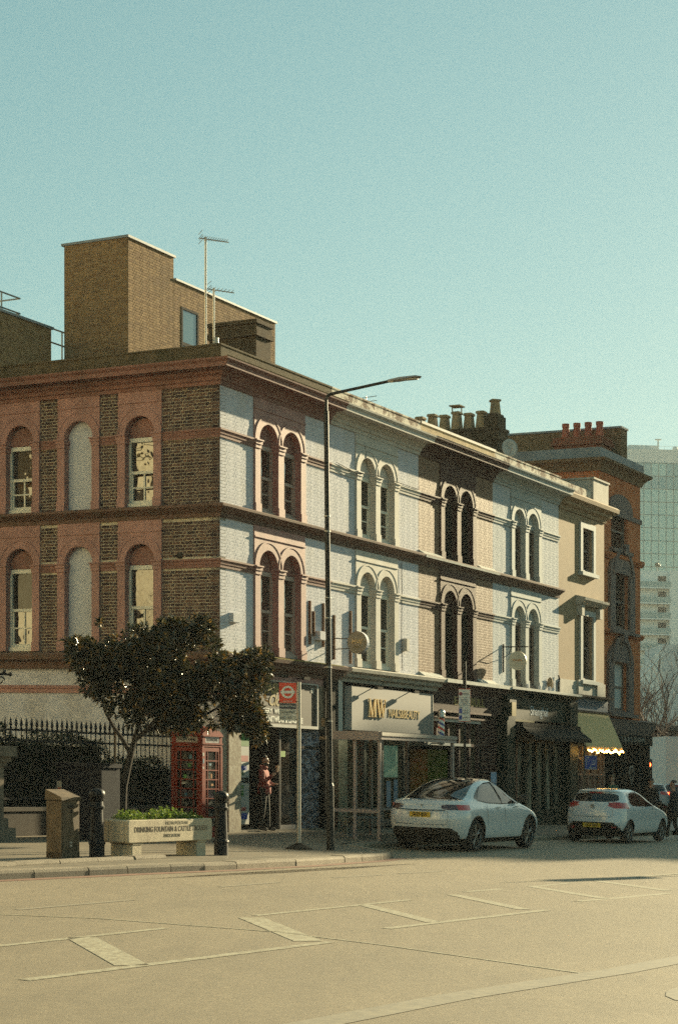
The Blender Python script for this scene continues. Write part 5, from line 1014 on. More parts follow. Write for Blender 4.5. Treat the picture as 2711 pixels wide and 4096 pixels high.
hg = thing('hedge', 'dark clipped hedge behind the black railings', 'hedge', wpt(-7.0, -1.9, 0), TH)
def hpick(rr):
    x = rr.uniform(-.4, 7.3); h = 2.0 + .12 * math.sin(x * 2.3) + .07 * math.sin(x * 6.1) + (.18 if x < 1.2 else 0) - .5 * smooth((x - 4.2) / 1.2)
    f = rr.random(); y = -.56 + .12 * rr.random() if f < .6 else rr.uniform(-.6, .6); z = h * (.2 + .8 * rr.random() ** .7) if f < .6 else h - .15 * rr.random()
    return (x, y, z), (rr.uniform(-1, 1), rr.uniform(-1.2, .3), rr.uniform(-.3, 1))
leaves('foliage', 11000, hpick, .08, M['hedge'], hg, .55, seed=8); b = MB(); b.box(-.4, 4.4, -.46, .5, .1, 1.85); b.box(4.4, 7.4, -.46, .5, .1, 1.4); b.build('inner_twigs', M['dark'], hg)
t = thing('gate_pier', 'stone gate pier with moulded cap at the left edge of the railings', 'gate pier', (-6.87, 34.45, 0), TH)
b = MB(); b.box(-.52, .52, -.52, .52, -.05, .24); b.box(-.42, .42, -.42, .42, .24, .42); b.box(-.36, .36, -.36, .36, .42, 1.42); b.box(-.40, .40, -.40, .40, 1.42, 1.50); b.build('shaft', mat('sooty_stone', (.16, .125, .09), .9, dirt=(.06, .045, .03), dirtk=.6, dscale=3), t)
b = MB(); b.box(-.46, .46, -.46, .46, 1.50, 1.60); b.box(-.54, .54, -.54, .54, 1.60, 1.80); b.build('cap', bpy.data.materials['sooty_stone'], t)
sl = thing('iron_bracket', 'dark scrolled iron bracket on a slim post above the stone gate pier', 'bracket', (-6.50, 34.6, 1.8), 0)
b = MB(); b.tube([(0, 0, 0), (0, 0, 1.5)], .028, 8); b.build('post', M['tan'], sl); b = MB()
b.tube([(.05 + .09 * math.cos(a * .5) * (1 - a * .05), 0, 1.24 + .09 * math.sin(a * .5) * (1 - a * .05)) for a in range(14)], .014, 5); b.tube([(0, 0, 1.36), (.13, 0, 1.38), (.2, 0, 1.36), (.24, 0, 1.38)], [.02, .035, .02, .03], 6); b.ball((.24, 0, 1.37), .042, 8, 6); b.ball((.13, 0, 1.41), .04, 8, 6); b.build('scroll', M['iron'], sl)

# --- magnolia tree
TX, TY = -4.42, 37.0
t = thing('magnolia_tree', 'dark glossy evergreen tree spreading above the railings and phone box', 'tree', (TX, TY, 0), 0)
def D2(x, y, dy=0.): Yd = TY + dy; return Vector(((x - 784) / 4197 * Yd - TX, dy, 1.66 - (y - (1764 + .0277 * (x - 784))) * Yd / 4197))
BL = [(230, 1520, 78, 42, 95), (185, 1500, 40, 22, 40), (330, 1525, 100, 72, 120), (420, 1515, 95, 72, 120), (400, 1605, 105, 66, 125), (300, 1590, 85, 62, 100), (500, 1585, 88, 66, 110), (575, 1590, 48, 76, 80), (560, 1655, 46, 42, 70), (470, 1640, 75, 45, 90), (602, 1535, 26, 30, 40), (345, 1655, 55, 38, 60), (590, 1685, 26, 32, 30), (470, 1455, 26, 22, 30), (240, 1450, 10, 16, 12), (395, 1452, 30, 18, 24), (225, 1580, 40, 30, 50), (418, 1668, 50, 34, 60)]
blobs = [(D2(x, y), rx / 113., ry / 113., rd / 113.) for x, y, rx, ry, rd in BL]
b = MB(); tw = []
def limb(pts, r0, r1): b.tube(pts, [r0 + (r1 - r0) * i / (len(pts) - 1) for i in range(len(pts))], 8)
base = Vector((0, 0, 0)); fk = D2(303, 1745); 
limb([base, D2(287, 1820), fk], .085, .07); limb([fk, D2(312, 1712), D2(340, 1690, -.2), D2(372, 1650, -.3), D2(400, 1590, -.3)], .065, .02); limb([fk, D2(285, 1712), D2(262, 1680, .2), D2(245, 1648, .3), D2(225, 1590, .3), D2(200, 1530, .2)], .05, .014)
limb([D2(340, 1690, -.2), D2(400, 1672, .2), D2(450, 1668, .3), D2(500, 1640, .3), D2(560, 1600, .2)], .045, .014); limb([D2(312, 1712), D2(330, 1640, .3), D2(330, 1560, .3), D2(350, 1500, .2)], .05, .015); limb([D2(500, 1640, .3), D2(550, 1660, -.2), D2(590, 1690, -.3)], .02, .01)
b.build('trunk', M['trunk'], t)
rr = random.Random(21); cl = []
vol = [rx * ry * rd for _, rx, ry, rd in blobs]
for (c, rx, ry, rd), v_ in zip(blobs, vol):
    for _ in range(int(44 + v_ * 720)):
        d = Vector((rr.gauss(0, 1), rr.gauss(0, 1), rr.gauss(0, 1))).normalized(); k_ = rr.random() ** .38 * (1.22 if rr.random() < .16 else 1.)
        q = c + Vector((d.x * rx, d.y * rd, d.z * ry)) * k_
        if math.sin(q.x * 4.1 + 1.3 * q.z) + math.sin(q.z * 5.3 - q.x * 2.2 + 1) + math.sin(q.y * 3.7 + q.x) < (-.55 if q.x > .9 else -1.15): continue
        cl.append((q, Vector((d.x, d.y, d.z + .5)).normalized(), k_))
lv = []
for p, d, k_ in cl:
    for j in range(rr.randint(6, 9)):
        a = Vector((rr.gauss(0, 1), rr.gauss(0, 1), rr.gauss(0, 1))); dd = (d * .75 + a * .62).normalized(); lv.append((p + dd * .02, dd, rr.uniform(.11, .19)))
big = [x for x in lv if x[0].y < -.15]; rr.shuffle(big); parts = big[:280]; ps = set(id(x) for x in parts)
cr = MB()
for x in lv:
    if id(x) not in ps: leaf(cr, x[0], x[1], x[2], .42, rr, .5)
crown = cr.build('crown', M['magnolia'], t, norm=False); crown['kind'] = 'stuff'
lm = []
for i in range(4):
    q = MB(); leaf(q, Vector((0, 0, 0)), Vector((1, .0, .25)), .16, .42, rr, .3); o = q.build('leaf', M['magnolia'], crown, norm=False); lm.append(o)
for i, x in enumerate(parts):
    o = lm[i] if i < 4 else lm[i % 4].copy()
    if i >= 4: COL.objects.link(o); o.parent = crown
    o.location = x[0]; o.rotation_euler = x[1].to_track_quat('X', 'Z').to_euler()
t = thing('slender_pole', 'thin dark pole standing in the planter under the magnolia tree', 'pole', (-4.62, 37.4, 0), 0); b = MB(); b.tube([(0, 0, 0), (.02, 0, 2.2)], .018, 6); b.build('pole', M['rust'], t)
t = thing('planter', 'round dark planter tub at the foot of the magnolia tree', 'planter', (-4.5, 36.7, 0), 0); b = MB(); b.lathe([(.34, 0), (.40, .56), (.42, .60), (.36, .60), (.34, .54), (.01, .54)], n=20); b.build('tub', M['blackm'], t)
# ================================================================ cars
def itp(tab, z):
    if z <= tab[0][0]: return tab[0][1]
    for i in range(len(tab) - 1):
        (a, b), (c, d) = tab[i], tab[i + 1]
        if z <= c:
            m0 = (d - tab[i - 1][1]) / (c - tab[i - 1][0]) if i > 0 else (d - b) / (c - a)
            m1 = (tab[i + 2][1] - b) / (tab[i + 2][0] - a) if i + 2 < len(tab) else (d - b) / (c - a)
            s = (d - b) / (c - a)
            if s == 0 or m0 * s <= 0: m0 = 0
            if s == 0 or m1 * s <= 0: m1 = 0
            m0 = max(-3 * abs(s), min(3 * abs(s), m0)); m1 = max(-3 * abs(s), min(3 * abs(s), m1))
            h = c - a; t = (z - a) / h
            return (2 * t ** 3 - 3 * t * t + 1) * b + (t ** 3 - 2 * t * t + t) * h * m0 + (-2 * t ** 3 + 3 * t * t) * d + (t ** 3 - t * t) * h * m1
    return tab[-1][1]
def inpoly(x, y, P):
    c = False; j = len(P) - 1
    for i in range(len(P)):
        if (P[i][1] > y) != (P[j][1] > y) and x < (P[j][0] - P[i][0]) * (y - P[i][1]) / (P[j][1] - P[i][1]) + P[i][0]: c = not c
        j = i
    return c
def car(root, sp, paint, N=150, NZ=130):
    XR, XF, W = sp['XR'], sp['XF'], sp['W']; z0, z1 = W[0][0], W[-1][0]
    zs = [z0 + (z1 - z0) * (1 - (1 - i / NZ) ** 1.25) for i in range(NZ + 1)]
    vs = []; rows = []
    for z in zs:
        a, b, w_ = itp(XR, z), itp(XF, z), itp(W, z); hl = max(.01, (b - a) / 2); xc = (a + b) / 2; g_ = smooth((z - sp['belt'] + .05) / .25)
        n_, m_ = 12 - 5 * g_, 2.7 - .4 * g_
        cur = []
        for i in range(401):
            s = -math.cos(PI * i / 400); s = math.copysign(1 - (1 - abs(s)) ** 1.0, s); cur.append((xc + s * hl, -w_ * max(0, 1 - abs(s) ** n_) ** (1 / m_), s))
        L = [0.]
        for p, q in zip(cur, cur[1:]): L.append(L[-1] + math.hypot(q[0] - p[0], q[1] - p[1]))
        half = []; j = 0
        for i in range(N + 1):
            d = L[-1] * i / N
            while j < 399 and L[j + 1] < d: j += 1
            t = (d - L[j]) / max(1e-9, L[j + 1] - L[j]); half.append((cur[j][0] + (cur[j + 1][0] - cur[j][0]) * t, cur[j][1] + (cur[j + 1][1] - cur[j][1]) * t))
        row = [(x, y, z) for x, y in half] + [(x, -y, z) for x, y in half[-2:0:-1]]
        rows.append(row); vs += row
    n = len(rows[0]); G = {}
    for k in range(NZ):
        for j in range(n):
            f = (k * n + j, k * n + (j + 1) % n, (k + 1) * n + (j + 1) % n, (k + 1) * n + j)
            c = [sum(vs[i][q] for i in f) / 4 for q in range(3)]
            k_ = sp['cls'](*c)
            if k_ and k_.split(':')[0] in ('side_window', 'front_window', 'quarter_window', 'window_pillar', 'tail_light', 'tail_light_smoked'): k_ = k_.split(':')[0] + (':r' if c[1] < 0 else ':l')
            G.setdefault(k_, []).append(f)
    G.setdefault('body' if not sp.get('glassroof') else 'roof_glass', []).append(tuple(range(NZ * n, NZ * n + n)))
    G.setdefault('underbody', []).append(tuple(range(n)))
    mats = dict(body=paint, underbody=M['blackm'], roof_glass=M['carg'], rear_window=M['carg'], lower_bumper=M['blackm'], tail_light=M['lampred'], tail_light_smoked=M['lampdk'], window_pillar=M['blackm'], brake_light=M['lampred'], trim=M['blackm'], door=paint, front_door=paint)
    def piece(key, name, m, shrink=0.):
        fs = G[key]; ids = sorted({i for f in fs for i in f}); mp = {i: k for k, i in enumerate(ids)}
        b = MB(); b.add([(vs[i][0], vs[i][1] * (1 - shrink), vs[i][2]) for i in ids], [tuple(mp[i] for i in f) for f in fs]); return b.build(name, m, root, smooth=True)
    for key in list(G):
        if key is None: continue
        base_ = key.split(':')[0]
        piece(key, base_ if base_ != 'tail_light_smoked' else 'tail_light', mats.get(base_, M['carg']), .006 if 'window' in base_ else 0)
    for ax in sp['axles']:
        for sgn in (-1, 1):
            w_ = itp(W, .5); yo = sgn * (w_ - .03); b = MB(); r = sp['wr']; wd = sp.get('tw', .22)
            prof = [(r - .10, 0), (r - .03, 0), (r, .03), (r, wd - .03), (r - .03, wd), (r - .10, wd)]
            nn = 28; V = [(ax + q * math.cos(2 * PI * j / nn), yo - sgn * y, r + q * math.sin(2 * PI * j / nn)) for q, y in prof for j in range(nn)]
            b.add(V, [(i * nn + j, i * nn + (j + 1) % nn, ((i + 1) % 6) * nn + (j + 1) % nn, ((i + 1) % 6) * nn + j) for i in range(6) for j in range(nn)]); wh = b.build('wheel', M['rubber'], root, smooth=True)
            b = MB(); b.disc((ax, yo - sgn * .09, r), (0, 1, 0), r - .10, .02, 24, 1); b.disc((ax, yo - sgn * .03, r), (0, 1, 0), .05, .05, 12)
            for q in range(5):
                an = 2 * PI * q / 5 + .4
                for da in (-.16, .16): b.tube([(ax + .04 * math.cos(an), yo - sgn * .025, r + .04 * math.sin(an)), (ax + (r - .105) * math.cos(an + da), yo - sgn * .035, r + (r - .105) * math.sin(an + da))], .017, 5)
            b.tube([(ax + (r - .10) * math.cos(2 * PI * j / 24), yo - sgn * .02, r + (r - .10) * math.sin(2 * PI * j / 24)) for j in range(25)], .014, 5, cap=False); b.build('rim', [M['rim'], M['blackm']], wh)
            b = MB(); b.ring(0, 0, .0, sp['ar'] + .03, -.01, .01, 0, 2 * PI, 20) if 0 else None
            b = MB(); V = [(ax + (sp['ar'] + .01) * math.cos(PI * j / 16), sgn * y, r + (sp['ar'] + .01) * math.sin(PI * j / 16)) for y in (w_ - .035, .45) for j in range(17)]
            b.add(V + [(ax, sgn * .45, r)], [(j, j + 1, 18 + j, 17 + j) for j in range(16)] + [(17 + j, 18 + j, 34) for j in range(16)]); b.build('wheel_arch', M['blackm'], root)
def mirror(root, x, y, z):
    b = MB(); b.tube([(x, y, z), (x + .02, y - .1, z + .04), (x + .02, y - .24, z + .05)], [.03, .075, .06], 8); b.build('wing_mirror', M['black'], root)
def plate(root, x, y, z, txt, w_=.50, bold=.006):
    b = MB(); b.box(x - .012, x, y - w_ / 2, y + w_ / 2, z - .055, z + .055); p = b.build('number_plate', M['plate'], root)
    text(txt, .095, M['blackm'], p, (x - .014, y, z), rot=SIDE, ext=.001, sx=.80, bold=.004); return p
def line(root, pts, name='shut_line', r=.0035, m=None):
    b = MB(); b.tube(pts, r, 4); b.build(name, m or M['blackm'], root)
ev = dict(belt=1.04, glassroof=True, axles=(.96, 3.85), wr=.355, ar=.40, tw=.25,
    XR=[(.18, .25), (.3, .12), (.5, .03), (.7, .0), (.85, .03), (.98, .085), (1.06, .12), (1.10, .17), (1.125, .36), (1.17, .52), (1.25, .72), (1.35, .98), (1.45, 1.30), (1.53, 1.62), (1.58, 1.9), (1.61, 2.15), (1.624, 2.36)],
    XF=[(.18, 4.5), (.35, 4.70), (.55, 4.75), (.7, 4.69), (.8, 4.56), (.9, 4.32), (.98, 4.02), (1.04, 3.80), (1.1, 3.63), (1.2, 3.42), (1.3, 3.20), (1.4, 2.96), (1.5, 2.68), (1.58, 2.5), (1.61, 2.44), (1.624, 2.40)],
    W=[(.18, .80), (.3, .90), (.5, .945), (.7, .955), (.85, .948), (.98, .915), (1.04, .885), (1.12, .85), (1.25, .785), (1.4, .70), (1.5, .62), (1.56, .54), (1.60, .40), (1.624, .05)])
EVW = [(1.00, 1.165), (1.22, 1.29), (1.50, 1.41), (1.9, 1.50), (2.35, 1.53), (2.75, 1.46), (3.1, 1.29), (3.42, 1.10), (3.40, 1.065), (2.4, 1.045), (1.6, 1.07), (1.2, 1.11)]
def evcls(x, y, z):
    ay = abs(y); w_ = itp(ev['W'], z); xr = itp(ev['XR'], z)
    for ax in ev['axles']:
        if ay > .5 and math.hypot(x - ax, z - .355) < .40: return None
    if z < .29: return 'lower_bumper' if x < .8 else 'trim'
    if x < .6 and z < .52 and ay < .80 - max(0, z - .42) * 1.2: return 'lower_bumper'
    for ax in ev['axles']:
        if ay > .7 and math.hypot(x - ax, z - .355) < .44: return 'trim'
    if x < .62 and .90 + .06 * (x < .2) * 0 < z < 1.03 and ay > .46:
        top = 1.03 - .0 if ay > .55 else 1.03 - (.55 - ay) * .3; bot = .905 + max(0, .62 - ay) * .25
        if bot < z < top: return 'tail_light:' if x > .26 else 'tail_light_smoked:'
    if z > 1.135:
        side = ay > w_ * .955
        if inpoly(x, z, EVW) and side: return 'quarter_window' if x < 1.42 + (z - 1.1) * .12 else ('side_window' if x < 2.36 - (z - 1.1) * .28 else ('window_pillar' if x < 2.45 - (z - 1.1) * .28 else 'front_window'))
        if z > 1.535 and ay < .50: return 'roof_glass'
        if x < 2.2 and ay < w_ * .86 and x < xr + .45: return 'rear_window'
        if x > 2.6 and ay < w_ * .86: return 'windscreen'
    elif inpoly(x, z, EVW) and ay > w_ * .955: return 'quarter_window' if x < 1.42 else ('side_window' if x < 2.36 else ('window_pillar' if x < 2.41 else 'front_window'))
    if ay > .6 and .34 < z < 1.12 and 1.25 < x < 3.42:
        if 1.52 < x < 2.42 and not (x < 1.75 and math.hypot(x - .96, z - .355) < .62): return 'door:' + ('r' if y < 0 else 'l')
        if 2.43 < x < 3.40: return 'front_door:' + ('r' if y < 0 else 'l')
    return 'body'
ev['cls'] = evcls
cu, cp = .80, 4.67
t = thing('parked_car', 'white electric hatchback with black glass roof parked nearest, beyond the bus shelter', 'car', wpt(cu, cp, rz(1.5)), TH, 'white cars parked along the terrace')
car(t, ev, M['carw'])
plate(t, -.002, 0, .80, 'GU73 EUX'); mirror(t, 3.30, -.87, 1.07)
line(t, [(.028, -.60, .905), (.0, -.3, .90), (-.004, 0, .898), (.0, .3, .90), (.028, .60, .905)], r=.010); line(t, [(.055, -.62, .90), (.04, -.66, .75), (.035, -.62, .60), (.015, -.3, .585), (.01, 0, .58), (.015, .3, .585), (.035, .62, .60), (.04, .66, .75)])
b = MB(btf); b.prism([(0, 0)], 0, 0) if 0 else None
b = MB(); b.box(.075, .085, -.03, .03, 1.0, 1.012); b.box(.07, .08, -.006, .006, .955, 1.0); b.build('badge', M['steel'], t)
for x in (1.95, 2.95): b = MB(); b.box(x, x + .2, -.957, -.945, .90, .93); b.build('door_handle', M['carw'], t)
for x, nm in ((1.47, 0), (2.425, 1)): line(t, [(x, -.93, 1.02), (x + .0, -.957, .8), (x + .02, -.955, .6), (x + .02 + (.12 if nm == 0 else 0), -.92, .36)])
line(t, [(1.02, -.885, 1.15), (1.22, -.80, 1.30), (1.5, -.705, 1.42), (1.9, -.63, 1.505), (2.35, -.605, 1.535), (2.75, -.65, 1.47), (3.1, -.765, 1.30), (3.42, -.84, 1.12)], 'window_trim', .006); line(t, [(1.1, -.86, 1.13), (1.6, -.885, 1.07), (2.4, -.893, 1.045), (3.4, -.875, 1.06)], 'window_trim', .006)
hb = dict(belt=.96, axles=(.66, 3.23), wr=.305, ar=.345, tw=.19,
    XR=[(.18, .22), (.35, .06), (.5, .0), (.7, .02), (.9, .07), (1.05, .12), (1.12, .165), (1.25, .27), (1.34, .34), (1.37, .30), (1.40, .34), (1.43, .55), (1.447, .85), (1.455, 1.3)],
    XF=[(.18, 3.8), (.4, 4.02), (.55, 4.05), (.7, 3.98), (.82, 3.72), (.92, 3.26), (1.0, 2.98), (1.1, 2.76), (1.2, 2.52), (1.3, 2.24), (1.38, 1.97), (1.43, 1.72), (1.447, 1.6), (1.455, 1.45)],
    W=[(.18, .74), (.35, .83), (.6, .86), (.85, .85), (.95, .825), (1.05, .785), (1.2, .715), (1.33, .645), (1.40, .56), (1.44, .38), (1.455, .05)])
HBW = [(.80, 1.06), (.86, 1.22), (1.05, 1.33), (1.5, 1.385), (1.95, 1.345), (2.35, 1.17), (2.68, .99), (2.0, .97), (1.2, .985), (.92, 1.0)]
def hbcls(x, y, z):
    ay = abs(y); w_ = itp(hb['W'], z); xr = itp(hb['XR'], z)
    for ax in hb['axles']:
        if ay > .45 and math.hypot(x - ax, z - .305) < .345: return None
    if z < .27: return 'lower_bumper'
    if x < .5 and z < .56 and ay < .74 - max(0, z - .4) * 1.1: return 'brake_light:' + ('r' if y < 0 else 'l') if (.40 < z < .45 and .50 < ay < .64) else 'lower_bumper'
    if inpoly(x, z, HBW) and ay > w_ * .94: return 'side_window' if x < 1.62 - (z - 1) * .2 else ('window_pillar' if x < 1.68 - (z - 1) * .2 else 'front_window')
    if x < .62 and .93 < z < 1.12 and ay > .42:
        if .93 + max(0, .62 - ay) * .25 < z < 1.10 - abs(ay - .6) * .12: return 'tail_light:' + ('r' if y < 0 else 'l')
    if x < .75 and 1.10 < z < 1.325:
        e = ((z - 1.21) / .112) ** 4 + (ay / (w_ * .86)) ** 6
        if e < 1: return 'rear_window'
    if x < .7 and 1.325 < z < 1.36 and ay < .2: return 'brake_light:t'
    if x > 2.0 and ay < w_ * .86 and z > .99 and z < 1.42: return 'windscreen'
    if ay > .55 and .34 < z < 1.0 and .98 < x < 2.72: return 'door:' + ('r' if y < 0 else 'l') if x < 1.64 else ('front_door:' + ('r' if y < 0 else 'l') if x > 1.65 else 'body')
    return 'body'
hb['cls'] = hbcls
t = thing('parked_car', 'small white hatchback with red tail lamps parked ahead by the olive awning', 'car', wpt(10.75, 4.76, rz(11.5)), TH, 'white cars parked along the terrace')
car(t, hb, M['carw'], 120, 110); plate(t, .012, 0, .47, 'LC15 EWZ'); mirror(t, 2.55, -.80, .98)
line(t, [(.07, -.56, .92), (.035, -.58, .74), (.012, -.5, .715), (.0, 0, .70), (.012, .5, .715), (.035, .58, .74), (.07, .56, .92)]); b = MB(); b.disc((.055, 0, .98), (1, 0, 0), .05, .02, 16); b.build('badge', M['steel'], t)
for x in (1.45, 2.3): b = MB(); b.box(x, x + .16, -.862, -.846, .86, .89); b.build('door_handle', M['carw'], t)
line(t, [(1.645, -.83, .97), (1.65, -.858, .7), (1.65, -.83, .34)]); b = MB(); b.tube([(.75, 0, 1.44), (.68, 0, 1.62)], .006, 5); b.build('roof_aerial', M['blackm'], t)
silver = mat('silver_car_paint', (.30, .31, .31), .3, var=.03, coat=.6, bump=0); dkcar = mat('dark_blue_car_paint', (.03, .035, .05), .3, coat=.6, bump=0)
for lab, X, Y, pm in (('silver hatchback waiting in the side street beyond the pub', 13.75, 80, silver), ('dark car with lit red lamp queueing beside the silver hatchback', 15.4, 82, dkcar)):
    t = thing('queueing_car', lab, 'car', (X, Y, -.32), TH + .42, 'cars queueing in the side street'); car(t, hb, pm, 60, 60)
    if pm is dkcar: b = MB(); b.box(-.02, .03, .50, .66, .98, 1.05); b.build('lit_lamp', M['brightred'], t)

# ================================================================ people
def person(name, label, loc, rot, J, E, tags, mats, subs=2, group=None, sc=1.):
    t = thing(name, label, 'person', loc, rot, group); me = bpy.data.meshes.new('body'); keys = list(J)
    me.from_pydata([tuple(Vector(J[k][0]) * sc) for k in keys], [(keys.index(a), keys.index(b)) for a, b in E], [])
    o = bpy.data.objects.new('body', me); COL.objects.link(o)
    sm = o.modifiers.new('skin', 'SKIN'); ss = o.modifiers.new('sub', 'SUBSURF'); ss.levels = ss.render_levels = subs
    for i, k in enumerate(keys):
        r = J[k][1]; sv = me.skin_vertices[0].data[i]; sv.radius = ((r if isinstance(r, (int, float)) else r[0]) * sc, (r if isinstance(r, (int, float)) else r[1]) * sc); sv.use_root = (i == 0)
    dg = bpy.context.evaluated_depsgraph_get(); nm = bpy.data.meshes.new_from_object(o.evaluated_get(dg)); bpy.data.objects.remove(o)
    segs = [(Vector(J[a][0]) * sc, Vector(J[b][0]) * sc, tags.get((a, b), tags.get(b, 0))) for a, b in E]
    nm.materials.clear()
    for m in mats: nm.materials.append(m)
    for p in nm.polygons:
        c = p.center; best = (9, 0)
        for a, b, tg in segs:
            ab = b - a; u_ = max(0, min(1, (c - a).dot(ab) / max(1e-9, ab.length_squared))); d = (c - a - ab * u_).length
            if d < best[0]: best = (d, tg)
        p.material_index = best[1]
    nm.shade_smooth(); o = bpy.data.objects.new('body', nm); COL.objects.link(o); o.parent = t; return t
def figure(pose):
    J = dict(pelvis=((0, 0, .93), (.15, .12)), belly=((.01, 0, 1.08), (.15, .125)), chest=((-.005, 0, 1.30), (.165, .125)), nb=((-.01, 0, 1.44), (.09, .07)), neck=((.01, 0, 1.50), .055), jaw=((.03, 0, 1.575), (.066, .072)), head=((.02, 0, 1.655), (.078, .098)), crown=((.005, 0, 1.725), (.066, .08)), nose=((.125, 0, 1.635), .013),
        hipl=((0, .09, .88), .105), kneel=((.02, .10, .49), .068), ankl=((-.01, .10, .10), .048), heell=((-.03, .10, .045), .045), toel=((.17, .12, .035), (.045, .03)),
        hipr=((0, -.09, .88), .105), kneer=((.02, -.10, .49), .068), ankr=((-.01, -.10, .10), .048), heelr=((-.03, -.10, .045), .045), toer=((.17, -.12, .035), (.045, .03)),
        shl=((-.01, .17, 1.38), .075), ell=((-.03, .23, 1.12), .055), wrl=((.10, .21, .90), .04), hdl=((.14, .20, .84), (.042, .025)), shr=((-.01, -.17, 1.38), .075), elr=((-.03, -.23, 1.12), .055), wrr=((.10, -.21, .90), .04), hdr=((.14, -.20, .84), (.042, .025)))
    for k, v in pose.items(): J[k] = (v[0] if isinstance(v[0], tuple) else v, v[1] if isinstance(v[0], tuple) else J[k][1])
    E = [('pelvis', 'belly'), ('belly', 'chest'), ('chest', 'nb'), ('nb', 'neck'), ('neck', 'jaw'), ('jaw', 'head'), ('head', 'crown'), ('head', 'nose')]
    for s in 'lr': E += [('pelvis', 'hip' + s), ('hip' + s, 'knee' + s), ('knee' + s, 'ank' + s), ('ank' + s, 'heel' + s), ('heel' + s, 'toe' + s), ('chest', 'sh' + s), ('sh' + s, 'el' + s), ('el' + s, 'wr' + s), ('wr' + s, 'hd' + s)]
    for s in 'lr':
        w_, h_ = Vector(J['wr' + s][0]), Vector(J['hd' + s][0]); d = (h_ - w_).normalized(); sd_ = d.cross(Vector((0, 0, 1)) if abs(d.z) < .8 else Vector((1, 0, 0))).normalized(); nn = sd_.cross(d)
        for i in range(4):
            b_ = h_ + sd_ * (-.03 + .02 * i) + d * .02; l = (.05, .062, .058, .045)[i]; a_, c_ = b_ + d * l * .6 + nn * -.008, b_ + d * l * .85 + nn * -.035
            J['f%d%s' % (i, s)] = (tuple(b_), .0095); J['g%d%s' % (i, s)] = (tuple(a_), .0090); J['h%d%s' % (i, s)] = (tuple(c_), .0085); E += [('hd' + s, 'f%d%s' % (i, s)), ('f%d%s' % (i, s), 'g%d%s' % (i, s)), ('g%d%s' % (i, s), 'h%d%s' % (i, s))]
        b_ = w_ + d * .03 + sd_ * .035; c_ = b_ + d * .04 + sd_ * .02 - nn * .02; J['t0' + s] = (tuple(b_), .012); J['t1' + s] = (tuple(c_), .0095); E += [('wr' + s, 't0' + s), ('t0' + s, 't1' + s)]
    tags = {}
    for a, b in E:
        tg = 0
        if a in ('pelvis', 'belly', 'chest') or b[:2] in ('sh', 'el', 'wr') or b == 'nb': tg = 1
        if b[:3] in ('hip', 'kne', 'ank'): tg = 2
        if b[:3] in ('hee', 'toe'): tg = 3
        tags[(a, b)] = tg
    return J, E, tags
def hair(t, c, r, m, cut=.0):
    b = MB(); n, mm = 14, 8; vs = []
    for i in range(mm + 1):
        ph = PI * .62 * i / mm
        for j in range(n):
            th = 2 * PI * j / n; k_ = 1.0 + .06 * math.sin(3 * th + i); f = math.cos(th); z = math.cos(ph); lim = max(z, .15 + .25 * f)
            vs.append((c[0] + r[0] * math.sin(ph) * f * k_ - .012 * (f > 0), c[1] + r[1] * math.sin(ph) * math.sin(th) * k_, c[2] + r[2] * lim))
    b.add(vs, [(i * n + j, i * n + (j + 1) % n, (i + 1) * n + (j + 1) % n, (i + 1) * n + j) for i in range(mm) for j in range(n)]); b.build('hair', m, t, smooth=True)
def face(t, J, beard=False):
    h = J['head'][0]
    for s in (-1, 1):
        b = MB(); b.ball((h[0] + .082, h[1] + s * .034, h[2] + .012), .012, 8, 6); b.build('eye', M['hair'], t); b = MB(); b.ball((h[0] - .005, h[1] + s * .083, h[2] - .005), .026, 8, 6); b.build('ear', M['skin'], t)
    b = MB(); b.box(h[0] + .072, h[0] + .09, h[1] - .026, h[1] + .026, h[2] - .075, h[2] - .066); b.build('mouth', mat('lip', (.22, .08, .06), .6, bump=0) if 'lip' not in bpy.data.materials else bpy.data.materials['lip'], t)
    if beard: b = MB(); b.lathe_at((h[0] + .02, h[1], h[2] - .12), [(.02, -.02), (.062, .0), (.076, .03), (.074, .05)], 12); b.build('beard', M['hair'], t, smooth=True)
J, E, T = figure(dict(kneel=(.05, .11, .49), ankl=(.07, .11, .10), heell=(.04, .11, .045), toel=(.25, .13, .035), kneer=(.0, -.10, .49), ankr=(-.06, -.10, .10), heelr=(-.09, -.10, .045), toer=(.12, -.12, .035), elr=((.06, -.25, 1.14), .058), wrr=((.24, -.14, 1.30), .042), hdr=((.285, -.09, 1.365), (.042, .03)), ell=(.04, .24, 1.13), wrl=(.19, .12, 1.08), hdl=(.24, .08, 1.10)))
t = person('person', 'person in a dark red jacket and dark trousers holding a cup in the shop doorway', wpt(1.75, .10, .01), -.25, J, E, T, [M['skin'], M['jacket'], M['trouser'], M['shoe']])
hair(t, (.0, 0, 1.70), (.10, .092, .085), M['hair']); face(t, J, True)
b = MB(); b.lathe_at((.345, -.075, 1.39), [(.026, 0), (.036, .11), (.04, .112), (.038, .13), (.01, .132)], 14); cp_ = b.build('paper_cup', M['cup'], None); tag(cp_, 'small paper cup held up by the person in the shop doorway', 'cup')
c_, s_ = math.cos(-.25), math.sin(-.25); cp_.location = t.location; cp_.rotation_euler = (0, 0, -.25)
b = MB(); b.tube([(-.05, 0, 1.46), (.02, 0, 1.50), (-.02, 0, 1.53)], [.10, .085, .07], 12); b.build('collar', M['jacket'], t)
b = MB(); b.tube([(.0, 0, .86), (.0, 0, .90), (.0, 0, 1.1)], [.155, .165, .16], 14); b.build('jacket_hem', M['jacket'], t, smooth=True)
J, E, T = figure(dict(kneel=(.12, .10, .50), ankl=(.16, .10, .12), heell=(.14, .1, .05), toel=(.32, .12, .045), kneer=(.0, -.10, .49), ankr=(-.16, -.10, .13), heelr=(-.2, -.10, .09), toer=(-.02, -.12, .035)))
